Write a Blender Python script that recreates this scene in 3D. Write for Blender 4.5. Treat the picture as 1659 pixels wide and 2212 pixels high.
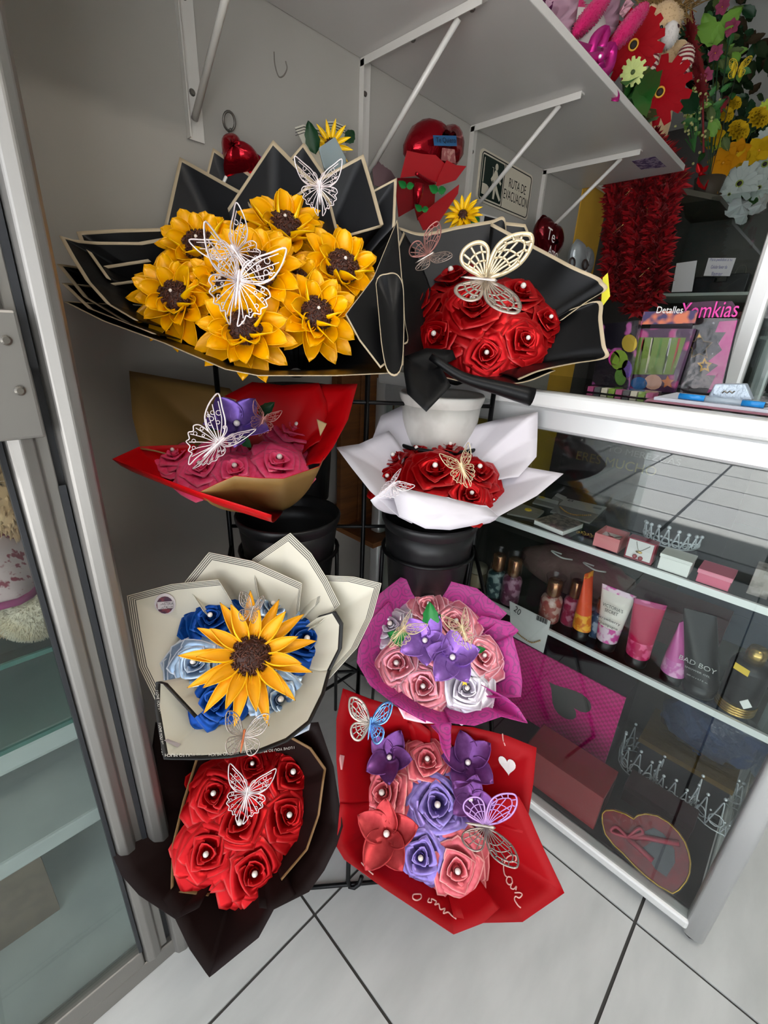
import bpy, math, random
from mathutils import Vector, Matrix, Quaternion
from mathutils.bvhtree import BVHTree
from math import pi, sin, cos, radians, sqrt
random.seed(7)
for o in list(bpy.data.objects): bpy.data.objects.remove(o)
scene = bpy.context.scene
COL = scene.collection
# ---------------------------------------------------------------- camera
FPX, CX, CY, CAMH = 961.6, 829.5, 1106.0, 1.15
YAW, PIT, ROL = radians(43.78), radians(21.81), radians(-2.85)
fh = Vector((cos(YAW), sin(YAW), 0)); rr0 = Vector((sin(YAW), -cos(YAW), 0)); UP = Vector((0, 0, 1))
FWD = cos(PIT)*fh - sin(PIT)*UP
dn0 = -(sin(PIT)*fh + cos(PIT)*UP)
RGT = cos(ROL)*rr0 + sin(ROL)*dn0
DWN = -sin(ROL)*rr0 + cos(ROL)*dn0
CAM = Vector((0, 0, CAMH))
cd = bpy.data.cameras.new('camera'); cam = bpy.data.objects.new('camera', cd); COL.objects.link(cam)
cd.sensor_fit = 'VERTICAL'; cd.sensor_height = 24.0; cd.lens = FPX/2212*24.0; cd.clip_start = .02
cam.matrix_world = Matrix(((RGT.x, -DWN.x, -FWD.x, CAM.x), (RGT.y, -DWN.y, -FWD.y, CAM.y), (RGT.z, -DWN.z, -FWD.z, CAM.z), (0, 0, 0, 1)))
scene.camera = cam
# ---------------------------------------------------------------- world, exposure
scene.view_settings.view_transform = 'Standard'; scene.view_settings.look = 'None'
scene.view_settings.gamma = 1; scene.view_settings.use_curve_mapping = False
scene.view_settings.exposure = -0.92
w = bpy.data.worlds.new('sky'); scene.world = w; w.use_nodes = True
bg = w.node_tree.nodes['Background']; bg.inputs[0].default_value = (.86, .93, 1.0, 1); bg.inputs[1].default_value = 5.4
# ---------------------------------------------------------------- lights: two ceiling tubes in housings (built below)
def area(name, loc, rot, sx, sy, power, col=(1, 1, 1)):
    l = bpy.data.lights.new(name, 'AREA'); l.shape = 'RECTANGLE'; l.size = sx; l.size_y = sy; l.energy = power; l.color = col
    o = bpy.data.objects.new(name, l); COL.objects.link(o); o.location = loc; o.rotation_euler = rot; return o
CEIL = 2.72
sun = bpy.data.lights.new('sun', 'SUN'); sun.energy = 75.0; sun.angle = .02; sun.color = (1, .97, .92)
so = bpy.data.objects.new('sun', sun); COL.objects.link(so); so.rotation_euler = Vector((-.16, .5, -.85)).to_track_quat('-Z', 'Y').to_euler()
LAMPS = [((.10, -.75, CEIL-.09), 26.0), ((2.6, -.75, CEIL-.09), .6)]
for i, (p, e) in enumerate(LAMPS):
    area('tube_light', p, (0, 0, 0), 1.15, .14, e, (1.0, .92, .82))
# ---------------------------------------------------------------- pixel helpers
def ray(px, py): return RGT*((px-CX)/FPX) + DWN*((py-CY)/FPX) + FWD
def at(px, py, d): return CAM + ray(px, py)*d
def onx(px, py, X): r = ray(px, py); return CAM + r*((X)/r.x)
def ony(px, py, Y): r = ray(px, py); return CAM + r*((Y)/r.y)
def onz(px, py, Z): r = ray(px, py); return CAM + r*((Z-CAMH)/r.z)
def onpl(px, py, p, n): r = ray(px, py); return CAM + r*((Vector(p)-CAM).dot(n)/r.dot(n))
def depth(p): return (Vector(p)-CAM).dot(FWD)
# ---------------------------------------------------------------- materials
def lin(h):
    h = h.lstrip('#'); c = [int(h[i:i+2], 16)/255 for i in (0, 2, 4)]
    return tuple(x/12.92 if x <= .04045 else ((x+.055)/1.055)**2.4 for x in c) + (1,)
MATS = {}
def mat(name, hexc, rough=.5, metal=0, noise=None, bump=None, spec=.5, sheen=0, coat=0, emit=0, trans=0, film=0, aniso=0, ior=1.45, detail=3, stretch=None, sss=0):
    if name in MATS: return MATS[name]
    m = bpy.data.materials.new(name); m.use_nodes = True; nt = m.node_tree; b = nt.nodes['Principled BSDF']
    I = b.inputs; I['Base Color'].default_value = lin(hexc); I['Roughness'].default_value = rough; I['Metallic'].default_value = metal
    I['Specular IOR Level'].default_value = spec; I['IOR'].default_value = ior
    if sheen: I['Sheen Weight'].default_value = sheen; I['Sheen Roughness'].default_value = .4; I['Sheen Tint'].default_value = tuple(.4+.6*x for x in lin(hexc)[:3])+(1,)
    if coat: I['Coat Weight'].default_value = coat; I['Coat Roughness'].default_value = .12
    if emit: I['Emission Color'].default_value = lin(hexc); I['Emission Strength'].default_value = emit
    if trans: I['Transmission Weight'].default_value = trans
    if film: I['Thin Film Thickness'].default_value = film; I['Thin Film IOR'].default_value = 1.6
    if aniso: I['Anisotropic'].default_value = aniso
    if sss: I['Subsurface Weight'].default_value = sss; I['Subsurface Radius'].default_value = (.01, .01, .01)
    if noise or bump:
        tc = nt.nodes.new('ShaderNodeTexCoord'); src = tc.outputs['Object']
        if stretch:
            mp = nt.nodes.new('ShaderNodeMapping'); mp.inputs['Scale'].default_value = stretch; nt.links.new(src, mp.inputs[0]); src = mp.outputs[0]
    if noise:
        sc, hex2, lo, hi = noise
        n = nt.nodes.new('ShaderNodeTexNoise'); n.inputs['Scale'].default_value = sc; n.inputs['Detail'].default_value = detail; nt.links.new(src, n.inputs['Vector'])
        r = nt.nodes.new('ShaderNodeValToRGB'); r.color_ramp.elements[0].position = lo; r.color_ramp.elements[1].position = hi
        r.color_ramp.elements[0].color = lin(hexc); r.color_ramp.elements[1].color = lin(hex2)
        nt.links.new(n.outputs[0], r.inputs[0]); nt.links.new(r.outputs[0], I['Base Color'])
    if bump:
        n2 = nt.nodes.new('ShaderNodeTexNoise'); n2.inputs['Scale'].default_value = bump[0]; n2.inputs['Detail'].default_value = 4; nt.links.new(src, n2.inputs['Vector'])
        bp = nt.nodes.new('ShaderNodeBump'); bp.inputs['Strength'].default_value = bump[1]; bp.inputs['Distance'].default_value = bump[2] if len(bump) > 2 else .002
        nt.links.new(n2.outputs[0], bp.inputs['Height']); nt.links.new(bp.outputs[0], I['Normal'])
    MATS[name] = m; return m
def glassmat(name, tint='#f4faf8', refl=1.0, rough=0.0):
    if name in MATS: return MATS[name]
    m = bpy.data.materials.new(name); m.use_nodes = True; nt = m.node_tree; nt.nodes.clear()
    out = nt.nodes.new('ShaderNodeOutputMaterial'); mx = nt.nodes.new('ShaderNodeMixShader')
    tr = nt.nodes.new('ShaderNodeBsdfTransparent'); tr.inputs[0].default_value = lin(tint)
    gl = nt.nodes.new('ShaderNodeBsdfGlossy'); gl.inputs['Roughness'].default_value = rough
    lw = nt.nodes.new('ShaderNodeLayerWeight'); pw = nt.nodes.new('ShaderNodeMath'); pw.operation = 'POWER'; pw.inputs[1].default_value = 5
    ml = nt.nodes.new('ShaderNodeMath'); ml.operation = 'MULTIPLY_ADD'; ml.inputs[1].default_value = .95*refl; ml.inputs[2].default_value = .042*refl; ml.use_clamp = True
    nt.links.new(lw.outputs['Facing'], pw.inputs[0]); nt.links.new(pw.outputs[0], ml.inputs[0]); nt.links.new(ml.outputs[0], mx.inputs[0]); nt.links.new(tr.outputs[0], mx.inputs[1]); nt.links.new(gl.outputs[0], mx.inputs[2]); nt.links.new(mx.outputs[0], out.inputs[0])
    MATS[name] = m; return m
def filmmat(name, hexc, alpha, rough=.15, bump=(40, .6, .004), refl=1.2):
    """clear or tinted plastic film: mostly see-through, glossy and crinkled"""
    if name in MATS: return MATS[name]
    m = glassmat(name, '#f2f2f2', refl, rough*.6); nt = m.node_tree; N = nt.nodes.new; Lk = nt.links.new
    tc = N('ShaderNodeTexCoord'); n = N('ShaderNodeTexNoise'); n.inputs['Scale'].default_value = bump[0]; bp = N('ShaderNodeBump'); bp.inputs['Strength'].default_value = bump[1]; bp.inputs['Distance'].default_value = bump[2]
    Lk(tc.outputs['Object'], n.inputs['Vector']); Lk(n.outputs[0], bp.inputs['Height'])
    g = [x for x in nt.nodes if x.type == 'BSDF_GLOSSY'][0]; Lk(bp.outputs[0], g.inputs['Normal'])
    lw = [x for x in nt.nodes if x.type == 'LAYER_WEIGHT'][0]; Lk(bp.outputs[0], lw.inputs['Normal'])
    if alpha > .3:
        out = [x for x in nt.nodes if x.type == 'OUTPUT_MATERIAL'][0]; mx0 = [x for x in nt.nodes if x.type == 'MIX_SHADER'][0]
        df = N('ShaderNodeBsdfPrincipled'); df.inputs['Base Color'].default_value = lin(hexc); df.inputs['Roughness'].default_value = .4; mx = N('ShaderNodeMixShader'); mx.inputs[0].default_value = alpha
        Lk(mx0.outputs[0], mx.inputs[1]); Lk(df.outputs[0], mx.inputs[2]); Lk(mx.outputs[0], out.inputs[0])
    return m
def satin(name, hexc, hex2=None, metal=.62):
    return mat(name, hexc, .29, metal, spec=.4, noise=(6, hex2 or hexc, .35, .7), bump=(90, .06, .001))
# ---------------------------------------------------------------- objects
WM = {}
def link(o, parent, Wm):
    COL.objects.link(o); WM[o] = Wm
    if parent is not None:
        o.parent = parent; o.matrix_basis = WM[parent].inverted() @ Wm
    else: o.matrix_basis = Wm
    return o
def tag(o, label=None, cat=None, group=None, kind=None):
    if label: o['label'] = label
    if cat: o['category'] = cat
    if group: o['group'] = group
    if kind: o['kind'] = kind
    return o
def thing(name, label, cat, loc, group=None, M=None):
    o = bpy.data.objects.new(name, None); o.empty_display_size = .02
    link(o, None, Matrix.Translation(Vector(loc)) if M is None else M); return tag(o, label, cat, group)
def frame(p, z, x=None):
    z = Vector(z).normalized()
    if x is None: x = Vector((1, 0, 0)) if abs(z.x) < .9 else Vector((0, 1, 0))
    x = Vector(x); x = (x - z*x.dot(z)).normalized(); y = z.cross(x)
    return Matrix(((x.x, y.x, z.x, p[0]), (x.y, y.y, z.y, p[1]), (x.z, y.z, z.z, p[2]), (0, 0, 0, 1)))
class MB:
    def __init__(s): s.v = []; s.f = []; s.m = []
    def add(s, vs, fs, m=0):
        o = len(s.v); s.v += [Vector(v) for v in vs]; s.f += [tuple(i+o for i in f) for f in fs]; s.m += [m]*len(fs); return s
    def box(s, c, size, M=None, m=0):
        a, b, h = size[0]/2, size[1]/2, size[2]/2
        vs = [Vector((x*a, y*b, z*h)) for z in (-1, 1) for y in (-1, 1) for x in (-1, 1)]
        if M is not None: vs = [M @ (v + Vector(c)) for v in vs]
        else: vs = [v + Vector(c) for v in vs]
        return s.hexa(vs, m)
    def hexa(s, vs, m=0): return s.add(vs, [(0, 2, 3, 1), (4, 5, 7, 6), (0, 1, 5, 4), (2, 6, 7, 3), (0, 4, 6, 2), (1, 3, 7, 5)], m)
    def bx(s, x0, x1, y0, y1, z0, z1, m=0): return s.box(((x0+x1)/2, (y0+y1)/2, (z0+z1)/2), (x1-x0, y1-y0, z1-z0), None, m)
    def prism(s, poly, off, m=0, m2=None):
        n = len(poly); off = Vector(off); vs = [Vector(p) for p in poly] + [Vector(p)+off for p in poly]
        s.add(vs, [tuple(range(n-1, -1, -1)), tuple(range(n, 2*n))], m)
        o = len(s.v)-2*n; fs = [(o+i, o+(i+1) % n, o+n+(i+1) % n, o+n+i) for i in range(n)]
        s.f += fs; s.m += [m if m2 is None else m2]*n; return s
    def tube(s, pts, r, seg=8, m=0, closed=False):
        pts = [Vector(p) for p in pts]; n = len(pts); rs = r if isinstance(r, (list, tuple)) else [r]*n
        ref = None; vs = []
        for i, p in enumerate(pts):
            a = pts[(i-1) % n] if (closed or i > 0) else p; b = pts[(i+1) % n] if (closed or i < n-1) else p
            t = (b-a).normalized()
            if ref is None: ref = t.orthogonal().normalized()
            ref = (ref - t*ref.dot(t))
            ref = ref.normalized() if ref.length > 1e-6 else t.orthogonal().normalized()
            bn = t.cross(ref)
            vs += [p + (ref*cos(2*pi*k/seg) + bn*sin(2*pi*k/seg))*rs[i] for k in range(seg)]
        fs = []
        for i in range(n if closed else n-1):
            j = (i+1) % n
            fs += [(i*seg+k, i*seg+(k+1) % seg, j*seg+(k+1) % seg, j*seg+k) for k in range(seg)]
        if not closed: fs += [tuple(range(seg-1, -1, -1)), tuple((n-1)*seg+k for k in range(seg))]
        return s.add(vs, fs, m)
    def lathe(s, prof, M=None, seg=24, m=0, cap=True, sx=1, sy=1):
        M = M or Matrix(); n = len(prof); vs = []
        for r, z in prof: vs += [M @ Vector((r*cos(2*pi*k/seg)*sx, r*sin(2*pi*k/seg)*sy, z)) for k in range(seg)]
        fs = []; ms = []
        for i in range(n-1):
            fs += [(i*seg+k, i*seg+(k+1) % seg, (i+1)*seg+(k+1) % seg, (i+1)*seg+k) for k in range(seg)]
            ms += [m[i] if isinstance(m, (list, tuple)) else m]*seg
        if cap:
            fs += [tuple(range(seg-1, -1, -1)), tuple((n-1)*seg+k for k in range(seg))]
            ms += [m[0], m[-1]] if isinstance(m, (list, tuple)) else [m, m]
        o = len(s.f); s.add(vs, fs); s.m[o:] = ms; return s
    def ell(s, c, r, M=None, seg=14, rings=9, m=0, jit=0):
        r = (r, r, r) if not isinstance(r, (tuple, list)) else r
        R = M.to_3x3() if M is not None else Matrix.Identity(3)
        vs = []
        for i in range(1, rings):
            th = pi*i/rings
            for k in range(seg):
                q = Vector((sin(th)*cos(2*pi*k/seg)*r[0], sin(th)*sin(2*pi*k/seg)*r[1], cos(th)*r[2]))
                if jit: q *= 1+random.uniform(-jit, jit)
                vs.append(Vector(c)+R @ q)
        vs += [Vector(c)+R @ Vector((0, 0, r[2])), Vector(c)+R @ Vector((0, 0, -r[2]))]
        T = len(vs)-2; B = T+1; fs = []
        for i in range(rings-2): fs += [(i*seg+k, (i+1)*seg+k, (i+1)*seg+(k+1) % seg, i*seg+(k+1) % seg) for k in range(seg)]
        fs += [(T, k, (k+1) % seg) for k in range(seg)] + [(B, (rings-2)*seg+(k+1) % seg, (rings-2)*seg+k) for k in range(seg)]
        return s.add(vs, fs, m)
    def grid(s, rows, m=0, closeu=False):
        nr = len(rows); nc = len(rows[0]); vs = [p for r in rows for p in r]; fs = []; ms = []
        for i in range(nr-1):
            for k in range(nc if closeu else nc-1):
                fs.append((i*nc+k, i*nc+(k+1) % nc, (i+1)*nc+(k+1) % nc, (i+1)*nc+k)); ms.append(m[i] if isinstance(m, (list, tuple)) else m)
        o = len(s.f); s.add(vs, fs); s.m[o:] = ms; return s
    def mesh(s, name, mats, smooth=True, inv=None):
        me = bpy.data.meshes.new(name); vs = s.v if inv is None else [inv @ v for v in s.v]
        me.from_pydata([tuple(v) for v in vs], [], s.f)
        for m in mats: me.materials.append(m)
        me.polygons.foreach_set('material_index', [min(x, len(mats)-1) for x in s.m])
        if smooth: me.polygons.foreach_set('use_smooth', [True]*len(s.f))
        me.update(); return me
    def build(s, name, mats, parent=None, smooth=False, sol=0, bev=0, origin=None, label=None, matoff=0, autos=0, sub=0):
        if not isinstance(mats, (list, tuple)): mats = [mats]
        if parent is not None: Wm = WM[parent]
        else:
            if origin is None:
                xs = [v.x for v in s.v]; ys = [v.y for v in s.v]; zs = [v.z for v in s.v]
                origin = ((min(xs)+max(xs))/2, (min(ys)+max(ys))/2, min(zs))
            Wm = Matrix.Translation(Vector(origin))
        o = bpy.data.objects.new(name, s.mesh(name, mats, smooth, Wm.inverted())); link(o, parent, Wm)
        if sub: md = o.modifiers.new('sub', 'SUBSURF'); md.levels = sub; md.render_levels = sub
        if sol: md = o.modifiers.new('sol', 'SOLIDIFY'); md.thickness = sol; md.offset = -1; md.material_offset = matoff; md.material_offset_rim = 0
        if bev: md = o.modifiers.new('bev', 'BEVEL'); md.width = bev; md.segments = 2; md.limit_method = 'ANGLE'
        if label: o['label'] = label
        return o
def inst(name, me, parent, Wm, mats=None):
    """object sharing mesh data, own materials through object-linked slots"""
    o = bpy.data.objects.new(name, me); link(o, parent, Wm)
    if mats:
        for i, m in enumerate(mats):
            if i < len(o.material_slots): o.material_slots[i].link = 'OBJECT'; o.material_slots[i].material = m
    return o
# ---------------------------------------------------------------- lettering
TXT = {}
def textdata(t):
    if t in TXT: return TXT[t]
    c = bpy.data.curves.new('txt', 'FONT'); c.body = t; c.align_x = 'CENTER'; c.align_y = 'CENTER'; c.resolution_u = 3
    o = bpy.data.objects.new('txt', c); COL.objects.link(o); bpy.context.view_layer.update()
    me = bpy.data.meshes.new_from_object(o.evaluated_get(bpy.context.evaluated_depsgraph_get()))
    vs = [v.co.copy() for v in me.vertices]; fs = [tuple(p.vertices) for p in me.polygons]
    bpy.data.objects.remove(o); bpy.data.curves.remove(c); bpy.data.meshes.remove(me)
    x0 = min(v.x for v in vs); x1 = max(v.x for v in vs); y0 = min(v.y for v in vs); y1 = max(v.y for v in vs)
    vs = [Vector(((v.x-x0)/(x1-x0)-.5, (v.y-y0)/(y1-y0)-.5, 0)) for v in vs]
    TXT[t] = (vs, fs); return TXT[t]
def text(mb, t, c, xd, yd, m=0):
    """lettering filling the box spanned by xd (full width) and yd (full height) about c"""
    vs, fs = textdata(t); c = Vector(c); xd = Vector(xd); yd = Vector(yd)
    mb.add([c + xd*v.x + yd*v.y for v in vs], fs, m)
def lerp(a, b, t): return a + (b-a)*t
def curve(pts, n=6):
    """Catmull-Rom through points"""
    pts = [Vector(p) for p in pts]; P = [pts[0]*2-pts[1]] + pts + [pts[-1]*2-pts[-2]]; out = []
    for i in range(1, len(P)-2):
        for k in range(n):
            t = k/n; a, b, c, d = P[i-1:i+3]
            out.append(.5*((2*b)+(c-a)*t+(2*a-5*b+4*c-d)*t*t+(3*b-a-3*c+d)*t**3))
    out.append(pts[-1]); return out
# ================================================================ the setting
WALLY = 1.0
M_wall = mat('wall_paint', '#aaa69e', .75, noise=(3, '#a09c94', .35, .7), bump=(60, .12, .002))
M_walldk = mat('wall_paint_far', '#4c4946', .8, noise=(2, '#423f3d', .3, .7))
M_ceil = mat('ceiling_paint', '#d8d5cf', .8)
M_tile = mat('floor_tile', '#dadbd9', .32, noise=(5, '#c6c8c6', .35, .75), bump=(25, .05, .002), detail=8, stretch=(1, 3, 1))
M_grout = mat('grout', '#4c4a48', .9)
M_alu = mat('aluminium', '#96938f', .46, .85, bump=(120, .04, .001))
M_aluw = mat('white_aluminium', '#e2e2e0', .35, .25)
M_alud = mat('dark_gasket', '#2d2f33', .5)
M_white = mat('white_paint', '#e6e4df', .45)
M_black = mat('black_plastic', '#121213', .38, bump=(80, .05, .001))
M_glass = glassmat('case_glass', '#f3f7f6', .95)
M_glassc = glassmat('cabinet_glass', '#eef2f1', .8)
M_greenedge = mat('glass_edge', '#3f6f66', .2, spec=.8)
M_screw = mat('screw_steel', '#77736c', .4, .8)
M_yellowwall = mat('yellow_paint', '#d9a93a', .7, noise=(4, '#c99a30', .4, .7))
M_asphalt = mat('pavement', '#d6d7d8', .8)
_nt = M_asphalt.node_tree; _bk = _nt.nodes.new('ShaderNodeTexBrick'); _bk.inputs['Color1'].default_value = lin('#dcdddd'); _bk.inputs['Color2'].default_value = lin('#b9bcc2'); _bk.inputs['Mortar'].default_value = lin('#55585e'); _bk.inputs['Scale'].default_value = 1.0; _bk.inputs['Mortar Size'].default_value = .012; _bk.offset = 0
_bk.inputs['Brick Width'].default_value = .6; _bk.inputs['Row Height'].default_value = .6
_tc = _nt.nodes.new('ShaderNodeTexCoord'); _nt.links.new(_tc.outputs['Object'], _bk.inputs['Vector']); _nt.links.new(_bk.outputs[0], _nt.nodes['Principled BSDF'].inputs['Base Color'])
def structure(o): o['kind'] = 'structure'; return o
# floor slab with single tiles on top
TS = .487; TX0, TY0 = .3305, .4613      # grid through a tile crossing in the photo
fl = structure(MB().bx(-1.3, 4.6, -3.0, 2.2, -.05, -.004).build('floor', M_grout))
tmesh = MB().box((0, 0, 0), (TS-.006, TS-.006, .006)).mesh('tile', [M_tile], False)
for i in range(-7, 9):
    for j in range(-8, 4):
        x = TX0+TS*(i+.5); y = TY0+TS*(j+.5)*1.0
        if -1.15 < x < 4.5 and -3 < y < 1.2: inst('tile', tmesh, fl, Matrix.Translation((x, y, -.003)))
structure(MB().bx(-1.3, 2.14, WALLY, WALLY+.15, 0, CEIL).build('wall_back', M_wall))
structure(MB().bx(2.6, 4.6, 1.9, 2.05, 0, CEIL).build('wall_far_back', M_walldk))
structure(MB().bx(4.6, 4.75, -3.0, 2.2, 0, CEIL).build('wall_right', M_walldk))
structure(MB().bx(-1.3, 4.6, -3.15, -3.0, 0, CEIL).build('wall_front', M_wall))
structure(MB().bx(-1.45, 4.75, -3.15, 2.2, CEIL, CEIL+.1).build('ceiling', M_ceil))
# shop front: open to the street, with lintel and side pier
structure(MB().bx(-1.45, -1.3, -3.15, 2.2, 2.35, CEIL).build('wall_left_lintel', M_wall))
structure(MB().bx(-1.45, -1.3, .75, 2.2, 0, 2.35).build('wall_left_pier', M_wall))
structure(MB().bx(-9, -1.3, -8, 8, -.25, -.05).build('street_pavement', M_asphalt))
structure(MB().bx(-9.4, -9.0, -8, 8, -.1, 2.4).build('wall_street_facade', mat('facade', '#b9b2b4', .8, noise=(1.2, '#8e8f96', .45, .55))))
# yellow pillar at the end of the back wall
pl = structure(MB().bx(2.14, 2.40, WALLY-.005, WALLY+.45, 0, 1.775).build('wall_pillar', M_yellowwall))
MB().bx(2.13, 2.41, WALLY-.02, WALLY+.45, 1.775, 1.82).build('trim_cap', M_white, pl)
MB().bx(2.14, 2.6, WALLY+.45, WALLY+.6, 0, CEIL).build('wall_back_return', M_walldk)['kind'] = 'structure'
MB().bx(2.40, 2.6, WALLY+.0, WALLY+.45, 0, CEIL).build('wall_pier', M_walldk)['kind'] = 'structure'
# ceiling lamps
for i, (p, e) in enumerate(LAMPS):
    t = thing('ceiling_lamp', 'white fluorescent ceiling lamp over the '+('display case aisle' if i == 0 else 'far end of the shop'), 'lamp', (p[0], p[1], CEIL))
    MB().bx(p[0]-.62, p[0]+.62, p[1]-.1, p[1]+.1, CEIL-.07, CEIL-.001).build('housing', M_white, t, bev=.006)
    MB().tube([(p[0]-.57, p[1], CEIL-.085), (p[0]+.57, p[1], CEIL-.085)], .012, 8).build('tube', mat('lamp_tube', '#ffffff', .4, emit=4), t)
# eye hook in the wall, pencilled loop mark on the wall
c = ony(495, 262, WALLY-.012)
t = thing('wall_hook', 'small dark screw eye on the wall left of the balloons', 'hook', c)
MB().tube([c + Vector((cos(a)*.012, sin(a)*-.004, sin(a)*.014)) for a in [2*pi*k/16 for k in range(16)]], .0022, 6, closed=True).build('ring', M_screw, t, True)
MB().tube([c+Vector((.004, .012, -.012)), c+Vector((.002, .0, -.012))], .0025, 6).build('shank', M_screw, t, True)
wl = bpy.data.objects['wall_back']
MB().tube(curve([ony(x, y, WALLY-.0004) for x, y in [(592, 112), (594, 140), (602, 165), (613, 163), (620, 148), (617, 132)]]), .0013, 5).build('pencil_mark', mat('pencil_grey', '#77716a', .9), wl)
# ---------------------------------------------------------------- wall shelf with brackets
SHZ = 1.733; SHY = .613; SHX1 = 2.085
M_shelf = mat('shelf_laminate', '#c8c4c0', .28, noise=(2, '#bdb8b4', .3, .7), spec=.6)
sh = thing('wall_shelf', 'long white wall shelf carried on thin steel brackets above the bouquets', 'shelf', (1.0, WALLY, SHZ))
MB().bx(-1.25, SHX1, SHY, WALLY-.001, SHZ, SHZ+.018).build('board', M_shelf, sh, bev=.002)
M_brk = mat('bracket_steel', '#d3cfc8', .4, .1)
for bx_ in (-.42, .478, .904, 1.347, 1.808):
    m = MB()
    m.bx(bx_-.016, bx_+.016, WALLY-.004, WALLY-.0005, SHZ-.262, SHZ-.001)
    m.bx(bx_-.016, bx_+.002, SHY+.055, WALLY-.003, SHZ-.0045, SHZ-.0005)
    m.bx(bx_-.0165, bx_-.0145, WALLY-.016, WALLY-.003, SHZ-.262, SHZ-.004)
    m.bx(bx_-.0165, bx_-.0145, SHY+.055, WALLY-.003, SHZ-.016, SHZ-.004)
    br = m.build('bracket', M_brk, sh)
    MB().tube([(bx_-.004, WALLY-.012, SHZ-.232), (bx_-.004, SHY+.115, SHZ-.012)], .0062, 8).build('brace', M_brk, br, True)
    for z in (.06, .19): MB().lathe([(.006, 0), (.004, .003)], frame((bx_, WALLY-.004, SHZ-z), (0, -1, 0)), 10).build('screw', M_screw, br)
    for y in (.09, .24): MB().lathe([(.006, 0), (.004, .003)], frame((bx_+.003, SHY+y, SHZ-.0045), (0, 0, -1)), 10).build('screw', M_screw, br)
# price sticker under the shelf's end
q = [onz(x, y, SHZ-.001) for x, y in [(1365, 348), (1415, 338), (1440, 360), (1385, 366)]]
MB().prism(q, (0, 0, -.0006)).build('sticker', mat('sticker_purple', '#4a3566', .5, noise=(60, '#a598ad', .45, .55)), sh)
# far shelf beyond the pillar
fs = thing('far_shelf', 'dark underside of a bracketed shelf beyond the red garland', 'shelf', (3.0, 1.8, 1.75))
a, b_ = at(1478, 405, 2.5), at(1602, 492, 2.35)
FZ = a.z
c1, c2, c3, c4 = onz(1500, 372, 1.80), onz(1604, 489, 1.80), onz(1455, 505, 1.80), onz(1440, 420, 1.80)
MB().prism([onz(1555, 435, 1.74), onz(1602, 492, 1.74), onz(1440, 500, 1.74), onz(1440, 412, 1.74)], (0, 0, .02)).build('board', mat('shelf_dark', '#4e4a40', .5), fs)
MB().tube([onz(1605, 494, 1.735), onz(1440, 506, 1.735)], .008, 6).build('front_edge', M_brk, fs)
MB().tube([at(1548, 437, 2.6), at(1498, 444, 2.6), at(1474, 462, 2.6)], .008, 6).build('bracket', M_brk, fs)
MB().tube([at(1543, 498, 2.4), at(1478, 552, 2.6)], .011, 6).build('brace', M_brk, fs)
# evacuation sign on the wall
sp = [ony(x, y, WALLY-.004) for x, y in [(1039, 321), (1151, 377), (1138, 477), (1029, 432)]]
x0, x1 = (sp[0].x+sp[3].x)/2, (sp[1].x+sp[2].x)/2; z1, z0 = (sp[0].z+sp[1].z)/2, (sp[2].z+sp[3].z)/2
sg = thing('evacuation_sign', 'cream and green evacuation route sign on the wall under the shelf', 'sign', ((x0+x1)/2, WALLY, z0))
M_cream = mat('sign_cream', '#cfc6b2', .5); M_dgreen = mat('sign_green', '#12241d', .5); M_ink = mat('ink_black', '#141414', .6)
def rrect(x0, x1, z0, z1, y, r, n=5):
    out = []
    for cx, cz, a0 in ((x1-r, z1-r, 0), (x0+r, z1-r, pi/2), (x0+r, z0+r, pi), (x1-r, z0+r, 3*pi/2)):
        out += [Vector((cx+r*cos(a0+pi/2*k/n), y, cz+r*sin(a0+pi/2*k/n))) for k in range(n+1)]
    return out
MB().prism(rrect(x0, x1, z0, z1, WALLY-.005, .014), (0, .0045, 0)).build('plate', M_cream, sg)
m = MB(); m.tube(rrect(x0+.008, x1-.008, z0+.007, z1-.007, WALLY-.0052, .012), .0016, 6, closed=True); m.build('border_line', M_ink, sg)
xm = x0+(x1-x0)*.44
MB().prism(rrect(x0+.014, xm-.006, z0+.013, z1-.013, WALLY-.0056, .005), (0, .0006, 0)).build('green_panel', M_dgreen, sg)
MB().bx(xm-.0012, xm+.0012, WALLY-.0056, WALLY-.005, z0+.007, z1-.007).build('divider_line', M_ink, sg)
m = MB(); text(m, 'RUTA DE', ((xm+x1)/2-.002, WALLY-.0056, z0+(z1-z0)*.62), ((x1-xm)*.62, 0, 0), (0, 0, .026)); text(m, 'EVACUACION', ((xm+x1)/2-.003, WALLY-.0056, z0+(z1-z0)*.36), ((x1-xm)*.88, 0, 0), (0, 0, .028))
m.build('lettering', M_ink, sg)
px = lambda u, v: Vector((x0+.014+(xm-x0-.02)*u, WALLY-.0061, z0+.013+(z1-z0-.026)*v))
m = MB()
m.prism([px(.06, .08), px(.36, .08), px(.36, .30), px(.26, .34), px(.06, .34)], (0, .0004, 0))           # step block
m.prism([px(.06, .36), px(.09, .36), px(.09, .94), px(.06, .94)], (0, .0004, 0))
man = [(.58, .76), (.68, .76), (.74, .66), (.93, .52), (.90, .46), (.74, .56), (.72, .42), (.84, .26), (.97, .12), (.92, .06), (.74, .22), (.68, .30), (.66, .06), (.58, .06), (.58, .34), (.54, .52), (.46, .46), (.42, .52), (.53, .66)]
m.prism([px(*p) for p in man], (0, .0004, 0)); m.prism([px(.64+.07*cos(2*pi*k/12), .85+.085*sin(2*pi*k/12)) for k in range(12)], (0, .0004, 0))
m.tube([px(.50, .34), px(.50, .80), px(.44, .80)], .0008, 5)
m.build('running_figure', M_cream, sg)
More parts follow.
